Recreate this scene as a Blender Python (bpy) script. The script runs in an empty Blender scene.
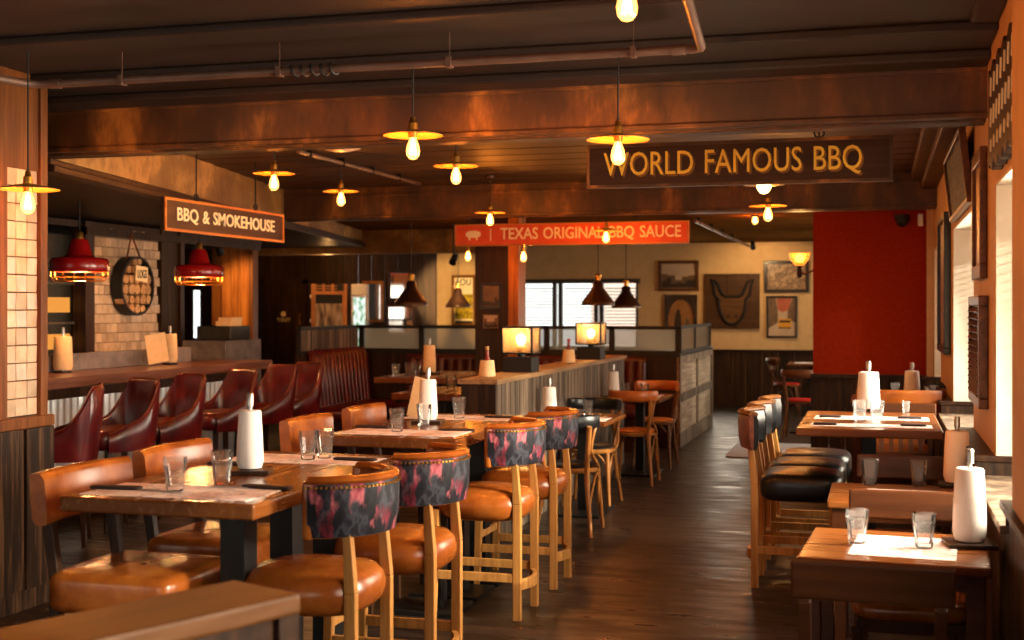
import bpy, math, random
from mathutils import Vector, Matrix
random.seed(7)
SC = bpy.context.scene
COL = SC.collection
PI = math.pi

# ------------------------------------------------------------------ camera, world, sun, exposure
F, HZ, EYE = 1290.0, 307.0, 1.62          # focal length in px, horizon row, eye height (1024x640)
YAW = math.atan(368 / F)
CY, SY = math.cos(YAW), math.sin(YAW)
cam = bpy.data.cameras.new('camera')
cam.sensor_width = 36.0
cam.lens = F / 1024 * 36.0
cam.shift_y = -(320 - HZ) / 1024
cam.clip_start = 0.02
cam.dof.use_dof = True
cam.dof.focus_distance = 6.6
cam.dof.aperture_fstop = 2.8
camo = bpy.data.objects.new('camera', cam)
camo.location = (0, 0, EYE)
camo.rotation_euler = (PI / 2, 0, YAW)
COL.objects.link(camo)
SC.camera = camo

SC.view_settings.view_transform = 'Standard'
SC.view_settings.look = 'None'
SC.view_settings.gamma = 1
SC.view_settings.use_curve_mapping = False
SC.view_settings.exposure = 0.25

world = bpy.data.worlds.new('daylight')
SC.world = world
world.use_nodes = True
bg = world.node_tree.nodes['Background']
bg.inputs[0].default_value = (1.0, 0.97, 0.92, 1)
bg.inputs[1].default_value = 2.0

def lamp(name, kind, loc, energy, color, parent=None, **kw):
    l = bpy.data.lights.new(name, kind)
    l.energy = energy
    l.color = color
    for k, v in kw.items():
        setattr(l, k, v)
    o = bpy.data.objects.new(name, l)
    o.location = loc
    o.parent = parent
    COL.objects.link(o)
    return o

def aim(o, d):
    o.rotation_euler = Vector(d).to_track_quat('-Z', 'Y').to_euler()

sun = lamp('sun', 'SUN', (6, -4, 6), 7.0, (1.0, 0.86, 0.66), angle=0.012)
aim(sun, (-0.85, 0.20, -0.30))
# daylight entering at the windows of the right wall and of the wall behind the camera: (centre, size along wall, height, energy, aim)
for (c, sx, sz, e, d) in (((0.86, 2.5, 1.55), 1.8, 1.2, 30, (-1, 0.0, -0.15)),
                          ((0.86, 5.38, 1.55), 1.05, 1.2, 100, (-1, -0.1, -0.2)),
                          ((0.86, 8.65, 1.55), 1.9, 1.2, 95, (-1, -0.2, -0.2)),
                          ((0.86, 12.35, 1.55), 1.2, 1.2, 18, (-1, -0.5, -0.2)),
                          ((0.86, 16.0, 1.55), 2.0, 1.2, 48, (-1, -0.1, -0.2)),
                          ((0.86, 19.4, 1.55), 1.8, 1.2, 40, (-1, 0.0, -0.2)),
                          ((-3.1, 21.35, 1.35), 1.9, 0.8, 14, (0.0, -1, 0.12)),
                          ((-2.2, -2.2, 1.5), 2.6, 1.4, 12, (-0.1, 1, -0.12)),
                          ((-6.5, -2.2, 1.5), 2.6, 1.4, 12, (0.0, 1, -0.12))):
    a = lamp('window_daylight', 'AREA', c, e, (1.0, 0.85, 0.65), shape='RECTANGLE', size=sx, size_y=sz, spread=2.25)
    aim(a, d)
WARM = (1.0, 0.48, 0.145)

# ------------------------------------------------------------------ pixel helpers: a pixel plus a known height / plane -> a place in the room
def PZ(x, y, z):
    X = (x - 512) / F * z
    return Vector((X * CY - z * SY, X * SY + z * CY, EYE - (y - HZ) * z / F))
def PH(x, y, h):
    return PZ(x, y, F * (EYE - h) / (y - HZ))
def PV(x, y, V):
    return PZ(x, y, V / ((x - 512) / F * SY + CY))
def PU(x, y, U):
    return PZ(x, y, U / ((x - 512) / F * CY - SY))

# ------------------------------------------------------------------ materials
def lin(c):
    if isinstance(c, str):
        c = c.lstrip('#')
        v = [int(c[i:i + 2], 16) / 255 for i in (0, 2, 4)]
        return tuple(x / 12.92 if x <= 0.04045 else ((x + 0.055) / 1.055) ** 2.4 for x in v) + (1,)
    return tuple(c) + (1,)

def newmat(name):
    m = bpy.data.materials.new(name)
    m.use_nodes = True
    nt = m.node_tree
    return m, nt, nt.nodes['Principled BSDF'], nt.nodes['Material Output']

def mapped(nt, scale, coord='Object', rot=(0, 0, 0)):
    tc = nt.nodes.new('ShaderNodeTexCoord')
    mp = nt.nodes.new('ShaderNodeMapping')
    mp.inputs['Scale'].default_value = scale
    mp.inputs['Rotation'].default_value = rot
    nt.links.new(tc.outputs[coord], mp.inputs[0])
    return mp.outputs[0]

def ramp(nt, fac, stops):
    r = nt.nodes.new('ShaderNodeValToRGB')
    el = r.color_ramp.elements
    while len(el) < len(stops):
        el.new(0.5)
    for e, (p, c) in zip(el, stops):
        e.position = p
        e.color = lin(c)
    nt.links.new(fac, r.inputs[0])
    return r.outputs[0]

def mix(nt, a, b, fac, mode='MIX'):
    n = nt.nodes.new('ShaderNodeMix')
    n.data_type = 'RGBA'
    n.blend_type = mode
    for s, v in ((0, fac), (6, a), (7, b)):
        if hasattr(v, 'is_linked'):
            nt.links.new(v, n.inputs[s])
        else:
            n.inputs[s].default_value = v
    return n.outputs[2]

def bumpit(nt, bs, h, strength, dist=0.01):
    b = nt.nodes.new('ShaderNodeBump')
    b.inputs['Strength'].default_value = strength
    b.inputs['Distance'].default_value = dist
    nt.links.new(h, b.inputs['Height'])
    nt.links.new(b.outputs[0], bs.inputs['Normal'])

def mat(name, stops, scale=(1, 1, 1), ns=4.0, rough=0.5, metal=0.0, bump=0.0, island=0.0, detail=6, spec=0.5, coat=0.0, rvar=0.0):
    """noise-coloured material; stops = one colour or a ramp; island = brightness variation from piece to piece"""
    m, nt, bs, out = newmat(name)
    bs.inputs['Roughness'].default_value = rough
    bs.inputs['Metallic'].default_value = metal
    bs.inputs['Specular IOR Level'].default_value = spec
    bs.inputs['Coat Weight'].default_value = coat
    bs.inputs['Coat Roughness'].default_value = 0.2
    if isinstance(stops, str):
        stops = [(0.0, stops), (1.0, stops)]
    vec = mapped(nt, scale)
    if island:
        g = nt.nodes.new('ShaderNodeNewGeometry')
        va = nt.nodes.new('ShaderNodeVectorMath')
        va.operation = 'MULTIPLY_ADD'
        cmb = nt.nodes.new('ShaderNodeCombineXYZ')
        for k in range(3):
            nt.links.new(g.outputs['Random Per Island'], cmb.inputs[k])
        nt.links.new(cmb.outputs[0], va.inputs[0])
        va.inputs[1].default_value = (37, 53, 71)
        nt.links.new(vec, va.inputs[2])
        vec = va.outputs[0]
    n = nt.nodes.new('ShaderNodeTexNoise')
    n.inputs['Scale'].default_value = ns
    n.inputs['Detail'].default_value = detail
    n.inputs['Roughness'].default_value = 0.62
    nt.links.new(vec, n.inputs['Vector'])
    col = ramp(nt, n.outputs[0], stops)
    if island:
        v = ramp(nt, g.outputs['Random Per Island'], [(0, (1 - island,) * 3), (1, (1.0,) * 3)])
        col = mix(nt, col, v, 1.0, 'MULTIPLY')
    nt.links.new(col, bs.inputs['Base Color'])
    if rvar:
        mr = nt.nodes.new('ShaderNodeMapRange')
        mr.inputs['From Min'].default_value = 0.3
        mr.inputs['From Max'].default_value = 0.7
        mr.inputs['To Min'].default_value = rough - rvar
        mr.inputs['To Max'].default_value = rough + rvar
        nt.links.new(n.outputs[0], mr.inputs[0])
        nt.links.new(mr.outputs[0], bs.inputs['Roughness'])
    if bump:
        bumpit(nt, bs, n.outputs[0], bump)
    return m

def wood(name, a, b, c, along='z', rough=0.5, bump=0.25, island=0.0, ns=3.0, coat=0.0, spec=0.5, rvar=0.0):
    spec *= 0.55
    k = {'x': (0.5, 9, 9), 'y': (9, 0.5, 9), 'z': (9, 9, 0.5)}[along]
    return mat(name, [(0.28, a), (0.5, b), (0.72, c)], k, ns, rough, 0, bump, island, 8, spec, coat, rvar)

def emit(name, color, strength):
    m, nt, bs, out = newmat(name)
    e = nt.nodes.new('ShaderNodeEmission')
    e.inputs[0].default_value = lin(color)
    e.inputs[1].default_value = strength
    nt.links.new(e.outputs[0], out.inputs[0])
    return m

def glassy(name, tint, gloss=0.25, body=0.06, rough=0.03, bodycol='#ffffff', rib=0.0, emission=None):
    """thin glass: see-through, fresnel gloss, a little milky body"""
    m, nt, bs, out = newmat(name)
    nt.nodes.remove(bs)
    t = nt.nodes.new('ShaderNodeBsdfTransparent'); t.inputs[0].default_value = lin(tint)
    g = nt.nodes.new('ShaderNodeBsdfGlossy'); g.inputs['Roughness'].default_value = rough
    d = nt.nodes.new('ShaderNodeBsdfTranslucent'); d.inputs[0].default_value = lin(bodycol)
    lw = nt.nodes.new('ShaderNodeLayerWeight'); lw.inputs[0].default_value = gloss
    m1 = nt.nodes.new('ShaderNodeMixShader'); m1.inputs[0].default_value = body
    m2 = nt.nodes.new('ShaderNodeMixShader')
    nt.links.new(t.outputs[0], m1.inputs[1]); nt.links.new(d.outputs[0], m1.inputs[2])
    nt.links.new(lw.outputs['Fresnel'], m2.inputs[0])
    nt.links.new(m1.outputs[0], m2.inputs[1]); nt.links.new(g.outputs[0], m2.inputs[2])
    last = m2.outputs[0]
    if rib:
        vec = mapped(nt, (rib, rib, 0.0))
        w = nt.nodes.new('ShaderNodeTexWave'); w.inputs['Scale'].default_value = 1.0
        nt.links.new(vec, w.inputs[0])
        b = nt.nodes.new('ShaderNodeBump'); b.inputs['Strength'].default_value = 0.8
        nt.links.new(w.outputs['Fac'], b.inputs['Height'])
        nt.links.new(b.outputs[0], g.inputs['Normal'])
        r = ramp(nt, w.outputs['Fac'], [(0, (0.8,) * 3), (1, (1.0,) * 3)])
        nt.links.new(r, t.inputs[0])
    if emission:
        e = nt.nodes.new('ShaderNodeEmission')
        e.inputs[0].default_value = lin(emission[0]); e.inputs[1].default_value = emission[1]
        ad = nt.nodes.new('ShaderNodeAddShader')
        nt.links.new(last, ad.inputs[0]); nt.links.new(e.outputs[0], ad.inputs[1])
        last = ad.outputs[0]
    nt.links.new(last, out.inputs[0])
    return m

def floor_mat():
    m, nt, bs, out = newmat('floor boards')
    vec = mapped(nt, (1, 1, 1))
    br = nt.nodes.new('ShaderNodeTexBrick')
    br.inputs['Scale'].default_value = 1.0
    br.inputs['Brick Width'].default_value = 1.3
    br.inputs['Row Height'].default_value = 0.165
    br.inputs['Mortar Size'].default_value = 0.003
    br.inputs['Color1'].default_value = lin('#42332a'); br.inputs['Color2'].default_value = lin('#211914')
    br.inputs['Mortar'].default_value = lin('#0b0807')
    nt.links.new(vec, br.inputs[0])
    n = nt.nodes.new('ShaderNodeTexNoise'); n.inputs['Scale'].default_value = 3.5; n.inputs['Detail'].default_value = 9
    v2 = mapped(nt, (1.0, 16, 1)); nt.links.new(v2, n.inputs['Vector'])
    g = ramp(nt, n.outputs[0], [(0.3, (0.35,) * 3), (0.72, (1.25, 1.2, 1.15))])
    col = mix(nt, br.outputs[0], g, 1.0, 'MULTIPLY')
    nt.links.new(col, bs.inputs['Base Color'])
    n2 = nt.nodes.new('ShaderNodeTexNoise'); n2.inputs['Scale'].default_value = 2.6; n2.inputs['Detail'].default_value = 8
    nt.links.new(mapped(nt, (1, 4, 1)), n2.inputs['Vector'])
    mr = nt.nodes.new('ShaderNodeMapRange')
    mr.inputs['From Min'].default_value = 0.35; mr.inputs['From Max'].default_value = 0.65
    mr.inputs['To Min'].default_value = 0.27; mr.inputs['To Max'].default_value = 0.48
    bs.inputs['Specular IOR Level'].default_value = 0.3
    nt.links.new(n2.outputs[0], mr.inputs[0]); nt.links.new(mr.outputs[0], bs.inputs['Roughness'])
    bumpit(nt, bs, n.outputs[0], 0.03, 0.003)
    return m

def paper_mat():
    m, nt, bs, out = newmat('printed paper')
    vec = mapped(nt, (1, 1, 1))
    vo = nt.nodes.new('ShaderNodeTexVoronoi'); vo.inputs['Scale'].default_value = 9
    nt.links.new(vec, vo.inputs['Vector'])
    blocks = ramp(nt, vo.outputs['Color'], [(0.0, '#f7eee8'), (0.45, '#f4e4de'), (0.62, '#f0cfc6'), (0.8, '#f6ece6'), (1.0, '#d9a79c')])
    w = nt.nodes.new('ShaderNodeTexNoise'); w.inputs['Scale'].default_value = 60
    nt.links.new(mapped(nt, (0.6, 3.2, 1)), w.inputs['Vector'])
    ink = ramp(nt, w.outputs[0], [(0.52, (1, 1, 1)), (0.58, (0.3, 0.24, 0.24))])
    n = nt.nodes.new('ShaderNodeTexNoise'); n.inputs['Scale'].default_value = 8
    nt.links.new(vec, n.inputs['Vector'])
    mask = ramp(nt, n.outputs[0], [(0.47, (0, 0, 0)), (0.53, (1, 1, 1))])
    col = mix(nt, blocks, mix(nt, blocks, ink, 1.0, 'MULTIPLY'), mask)
    nt.links.new(col, bs.inputs['Base Color'])
    bs.inputs['Roughness'].default_value = 0.6
    return m

def fabric_mat():
    m, nt, bs, out = newmat('painted floral velvet')
    n = nt.nodes.new('ShaderNodeTexNoise'); n.inputs['Scale'].default_value = 9; n.inputs['Detail'].default_value = 6
    n.inputs['Distortion'].default_value = 0.15
    nt.links.new(mapped(nt, (1.5, 1.5, 0.8)), n.inputs['Vector'])
    c1 = ramp(nt, n.outputs[0], [(0.36, '#0c0c12'), (0.47, '#1d1a24'), (0.54, '#3a3d46'), (0.58, '#1c1922'), (0.66, '#0f0f15')])
    n2 = nt.nodes.new('ShaderNodeTexNoise'); n2.inputs['Scale'].default_value = 9; n2.inputs['Detail'].default_value = 5
    nt.links.new(mapped(nt, (1.3, 1.3, 0.7), 'Object', (0.4, 0.2, 0.9)), n2.inputs['Vector'])
    c2 = ramp(nt, n2.outputs[0], [(0.35, '#45101a'), (0.47, '#7e2638'), (0.55, '#b8646c'), (0.66, '#5c1826')])
    n3 = nt.nodes.new('ShaderNodeTexNoise'); n3.inputs['Scale'].default_value = 11; n3.inputs['Detail'].default_value = 6
    nt.links.new(mapped(nt, (1.6, 1.6, 0.7), 'Object', (0.1, 0.5, 0.3)), n3.inputs['Vector'])
    c = mix(nt, c1, c2, ramp(nt, n3.outputs[0], [(0.50, (0, 0, 0)), (0.60, (1, 1, 1))]))
    nt.links.new(c, bs.inputs['Base Color'])
    bs.inputs['Roughness'].default_value = 0.65
    bs.inputs['Specular IOR Level'].default_value = 0.2
    return m

def art_mat(name, stops, ns=7, scale=(1, 1, 1), rough=0.35):
    return mat(name, stops, scale, ns, rough, 0, 0, 0, 7, 0.5, 0.0)

M = {}
M['floor'] = floor_mat()
M['ceiling'] = wood('dark ceiling boards', '#3e2a19', '#523921', '#66482a', 'x', 0.55, 0.15)
M['ceiling_front'] = mat('dark brown painted ceiling', [(0.3, '#291c15'), (0.7, '#33251b')], (1, 1, 1), 3, 0.6)
M['beam'] = mat('rusty lamplit beam', [(0.25, '#28180b'), (0.48, '#462b12'), (0.58, '#684019'), (0.68, '#ab702f')], (1.3, 1.3, 0.5), 2.0, 0.5, 0, 0.15)  # bright end of the ramp paints lamplit orange patches on the rusty brown
M['plaster'] = mat('warm beige plaster', [(0.3, '#cda873'), (0.7, '#ddb984')], (1, 1, 1), 6, 0.8, 0, 0.08)
M['tanplaster'] = mat('orange tan plaster', [(0.3, '#b98e5e'), (0.7, '#c99e6c')], (1, 1, 1), 4, 0.7, 0, 0.08)
M['redwall'] = mat('deep red wall', [(0.3, '#8a2205'), (0.7, '#9c2c08')], (1, 1, 1), 30, 0.85, 0, 0.1, spec=0.08)
M['bulkhead'] = mat('patchy ochre plaster', [(0.3, '#6a4822'), (0.5, '#85602e'), (0.6, '#ad8042'), (0.75, '#745026')], (1, 1, 1), 2.2, 0.7, 0, 0.1)
M['dado'] = wood('dark reclaimed boards', '#1a100b', '#352115', '#573a22', 'z', 0.55, 0.3, 0.55)
M['greyboard'] = wood('grey weathered boards', '#33281f', '#705e4e', '#aa947b', 'z', 0.6, 0.5, 0.6, 1.3)
M['plank_dark'] = wood('near black brown planks', '#1e110a', '#33200f', '#4e3117', 'z', 0.55, 0.3, 0.5)
M['plank_orange'] = wood('honey pine planks', '#6a3a14', '#a8642a', '#c98440', 'z', 0.5, 0.2, 0.3)
M['post'] = wood('dark oak', '#1c0f08', '#2e190c', '#472a13', 'z', 0.45, 0.25)
M['lit_mid_oak'] = wood('lit mid oak', '#4a270e', '#693c17', '#855222', 'z', 0.45, 0.2)  # lighter copy of dark oak, lamplight put into its colour; also stool top trim
M['tabletop'] = wood('walnut tabletop', '#623414', '#6c3b17', '#78451c', 'y', 0.25, 0.12, 0, 2.5, 0.25, 0.5, 0.06)
M['tabletop_x'] = wood('walnut tabletop cross', '#6a3a16', '#75421a', '#824d20', 'x', 0.3, 0.12, 0, 2.5, 0.2, 0.5, 0.06)
M['chairwood'] = wood('chestnut chair wood', '#3c1d0b', '#48250e', '#552d12', 'x', 0.38, 0.15)
M['oak'] = wood('light oak leg', '#8a5a2a', '#b07a3e', '#c99656', 'z', 0.42, 0.1)
M['bent'] = wood('bent beech', '#7a4a22', '#9c6430', '#b77c42', 'z', 0.35, 0.08)
M['benttop'] = mat('caramel leather pad', [(0.3, '#9a4d17'), (0.7, '#c06a26')], (1, 1, 1), 8, 0.35)
M['iron'] = mat('black iron', [(0.3, '#0d0c0c'), (0.7, '#191716')], (1, 1, 1), 12, 0.42, 0.4)
M['leather'] = mat('orange tan leather', [(0.28, '#6e330e'), (0.5, '#924b18'), (0.75, '#ad6526')], (1, 1, 1), 5, 0.27, 0, 0.06, 0, 6, 0.55)
M['black_leather'] = mat('black leather', [(0.3, '#0c0c0e'), (0.7, '#18181b')], (1, 1, 1), 8, 0.33, 0, 0.1)
M['worn'] = mat('worn brown leather', [(0.3, '#3a1509'), (0.5, '#6a2c10'), (0.7, '#8e4518')], (1, 1, 1), 14, 0.4, 0, 0.1)
M['burgundy'] = mat('burgundy leather', [(0.25, '#33090a'), (0.5, '#571012'), (0.75, '#75201a')], (1, 1, 1), 6, 0.3, 0, 0.08, 0, 6, 0.6)
M['oxblood'] = mat('oxblood leather', [(0.3, '#3d0f0b'), (0.7, '#5e1d12')], (1, 1, 1), 6, 0.35, 0, 0.06)
M['fabric'] = fabric_mat()
M['brass'] = mat('aged brass', [(0.3, '#9a6a28'), (0.7, '#c8923e')], (1, 1, 1), 9, 0.3, 0.9)
M['steel'] = mat('brushed steel', [(0.3, '#9a9894'), (0.7, '#c4c2bd')], (1, 1, 6), 9, 0.32, 0.9)
M['zinc'] = mat('zinc counter', [(0.3, '#5c5350'), (0.7, '#8a807b')], (1, 1, 1), 7, 0.4, 0.35)
M['galv'] = mat('corrugated galvanised metal', [(0.3, '#b4bcc0'), (0.7, '#dde2e4')], (1, 1, 1), 5, 0.35, 0.5)
M['lampred'] = mat('red enamel', [(0.3, '#7c0b0c'), (0.7, '#94100f')], (1, 1, 1), 3, 0.25, 0, 0, 0, 4, 0.5, 0.4)
M['lampdark'] = mat('dark bronze', [(0.3, '#2c1c14'), (0.7, '#4a3022')], (1, 1, 1), 6, 0.38, 0.6)
M['disc'] = mat('cream enamel disc', [(0.3, '#96692f'), (0.7, '#b3843f')], (1, 1, 1), 5, 0.35)
M['paper'] = mat('white paper towel', [(0.3, '#f3efe8'), (0.7, '#faf7f2')], (1, 1, 1), 40, 0.85, 0, 0.15)
M['kraft'] = mat('kraft paper', [(0.3, '#deb880'), (0.7, '#ebc794')], (1, 1, 1), 20, 0.7)
M['mat_paper'] = paper_mat()
M['napkin'] = mat('dark napkin', [(0.3, '#241713'), (0.7, '#37231c')], (1, 1, 1), 30, 0.8)
M['glass'] = glassy('clear glass', '#fdfefe', 0.2, 0.06, 0.02)
M['pane'] = glassy('window pane', '#f6fafa', 0.12, 0.0, 0.01)
M['reeded'] = glassy('reeded glass', '#ffffff', 0.12, 0.4, 0.15, '#f8f0dc', 55)
M['lanternglass'] = glassy('ribbed amber lantern glass', '#fff0d8', 0.15, 0.16, 0.2, '#ffdcae', 60)
M['bulbglass'] = glassy('lit amber bulb glass', '#ffc070', 0.15, 0.0, 0.02, '#ffffff', 0, ('#ffaa48', 5.0))
M['filament'] = emit('glowing filament', '#ffd27a', 60)
M['bulbfrost'] = emit('lit frosted bulb', '#ffc878', 12)
M['heat'] = emit('glowing heat element', '#ff8a2a', 6)
M['dome'] = mat('white ceiling dome', '#e8d0b4', (1, 1, 1), 3, 0.35)
M['cord'] = mat('black cord', '#0e0b0a', (1, 1, 1), 3, 0.6)
M['black'] = mat('matt black', '#0d0b0a', (1, 1, 1), 3, 0.6)
M['pipe'] = mat('brown painted pipe', [(0.3, '#5a4234'), (0.7, '#75584a')], (1, 1, 1), 5, 0.4)
M['tile'] = mat('glazed cream tile', [(0.3, '#c8ab8c'), (0.7, '#e6cfb2')], (1, 1, 1), 6, 0.16, 0, 0.25, 0.35, 3, 0.6)
M['grout'] = mat('dark grout', '#3b2a1c', (1, 1, 1), 3, 0.9)
M['white'] = mat('white plastic', '#e9e4dc', (1, 1, 1), 3, 0.4)
M['blind'] = mat('white blind slat', '#e9e6df', (1, 1, 1), 3, 0.5)
M['sauce'] = mat('red brown sauce', '#7c2412', (1, 1, 1), 3, 0.3)
M['cork'] = mat('cork stopper', '#b98a50', (1, 1, 1), 20, 0.8)
M['grey_mat'] = mat('grey floor mat', [(0.3, '#9a9fa6'), (0.7, '#b4b9c0')], (1, 1, 1), 60, 0.85)
M['signbrown'] = wood('sign board brown', '#2e1a10', '#3d2416', '#4d3020', 'x', 0.5, 0.15)
M['signorange'] = mat('orange red sign paint', [(0.3, '#cf3f12'), (0.6, '#e2521c'), (0.8, '#c83a10')], (1, 1, 1), 7, 0.5, 0, 0.05)
M['cream'] = mat('cream sign paint', '#ffecbe', (1, 1, 1), 4, 0.5)
M['yellow'] = mat('yellow sign paint', '#ffd548', (1, 1, 1), 4, 0.5)
M['ochre'] = mat('dark ochre paint', '#8a5a12', (1, 1, 1), 4, 0.6)
M['signframe'] = wood('orange sign frame', '#9a5420', '#c0702c', '#d98b40', 'x', 0.45, 0.1)
M['framewood'] = wood('picture frame walnut', '#3a2012', '#5c371d', '#754a28', 'x', 0.35, 0.1)
M['frameblack'] = mat('black picture frame', '#17110e', (1, 1, 1), 3, 0.3)
M['framegold'] = mat('worn gilt frame', [(0.3, '#7a4c1c'), (0.7, '#a8722e')], (1, 1, 1), 9, 0.3, 0.4)
M['mirror'] = mat('mirror glass', '#d8d8d8', (1, 1, 1), 3, 0.03, 1.0)
M['picglass'] = glassy('picture glass', '#ffffff', 0.22, 0.0, 0.02)
M['sepia'] = art_mat('sepia photograph', [(0.3, '#2a1d15'), (0.45, '#6b513c'), (0.56, '#b3977a'), (0.7, '#5b4331')], 9)
M['map'] = art_mat('faded line drawing', [(0.35, '#a88a68'), (0.48, '#5f4835'), (0.52, '#a5876a'), (0.7, '#bb9d7a')], 12)
M['street'] = art_mat('street scene print', [(0.3, '#3a2a24'), (0.45, '#c8c0b4'), (0.55, '#7e3a26'), (0.65, '#dcd4c8'), (0.8, '#2c2420')], 14, (1, 1, 1.6))
M['sky_red'] = mat('printed red sky', [(0.3, '#a04a30'), (0.7, '#b8674a')], (1, 1, 1), 5, 0.4)
M['pale_print'] = mat('pale sepia sky', [(0.3, '#b79d80'), (0.7, '#cbb296')], (1, 1, 1), 4, 0.5)
M['mid_print'] = mat('mid sepia', [(0.3, '#5c4532'), (0.7, '#7d6249')], (1, 1, 1), 14, 0.5)
M['dark_print'] = mat('dark sepia', [(0.3, '#2a1e16'), (0.7, '#3e2e22')], (1, 1, 1), 14, 0.5)
M['tan_print'] = mat('tan print', [(0.3, '#8e5c2e'), (0.7, '#a9733c')], (1, 1, 1), 6, 0.5)
M['poster'] = art_mat('yellow tree poster', [(0.35, '#5e5a22'), (0.5, '#c8a81e'), (0.65, '#e6cf3a')], 18)
M['tram'] = mat('printed yellow tram', '#d99a2a', (1, 1, 1), 3, 0.4)
M['chalk'] = art_mat('chalky slate board', [(0.3, '#3a3d38'), (0.5, '#4d4f48'), (0.6, '#75726a'), (0.64, '#4a4b45')], 16, (1, 1, 3), 0.75)
M['plaque'] = wood('plaque oak', '#33200f', '#4a2f18', '#5f4024', 'x', 0.5, 0.2)
M['bull'] = wood('branded lighter wood', '#4a2f17', '#5f3f20', '#70502c', 'x', 0.5, 0.2)
M['char'] = mat('charred groove', '#150c07', (1, 1, 1), 3, 0.8)
M['logend'] = mat('cut log end', [(0.3, '#a87a4c'), (0.5, '#d0a470'), (0.7, '#e0bb8a')], (1, 1, 1), 22, 0.7, 0, 0, 0.4)
M['fridge'] = mat('copper fridge shell', [(0.3, '#8c5a30'), (0.7, '#b4783f')], (1, 1, 1), 5, 0.3, 0.5)
M['cabin'] = art_mat('fridge shelves', [(0.35, '#3a2a1e'), (0.5, '#a58a6c'), (0.65, '#c9b79c')], 6, (3, 3, 0.6))
M['coolerlit'] = None
M['oven'] = mat('dark oven steel', [(0.3, '#23231f'), (0.7, '#3a3a33')], (1, 1, 1), 5, 0.4, 0.5)
M['ovenlit'] = emit('lit oven shelf', '#ffa648', 0.75)
M['redseat'] = mat('red seat pad', '#b52012', (1, 1, 1), 6, 0.5)
M['cutlery'] = M['steel']

def cooler_mat():
    m, nt, bs, out = newmat('lit bottle shelves')
    n = nt.nodes.new('ShaderNodeTexNoise'); n.inputs['Scale'].default_value = 9
    nt.links.new(mapped(nt, (2, 2, 1)), n.inputs['Vector'])
    c = ramp(nt, n.outputs[0], [(0.35, '#3f8f3a'), (0.5, '#dff3e2'), (0.62, '#ffffff'), (0.72, '#7cc28a')])
    e = nt.nodes.new('ShaderNodeEmission'); e.inputs[1].default_value = 0.9
    nt.links.new(c, e.inputs[0]); nt.links.new(e.outputs[0], out.inputs[0])
    return m
M['coolerlit'] = cooler_mat()

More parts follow.
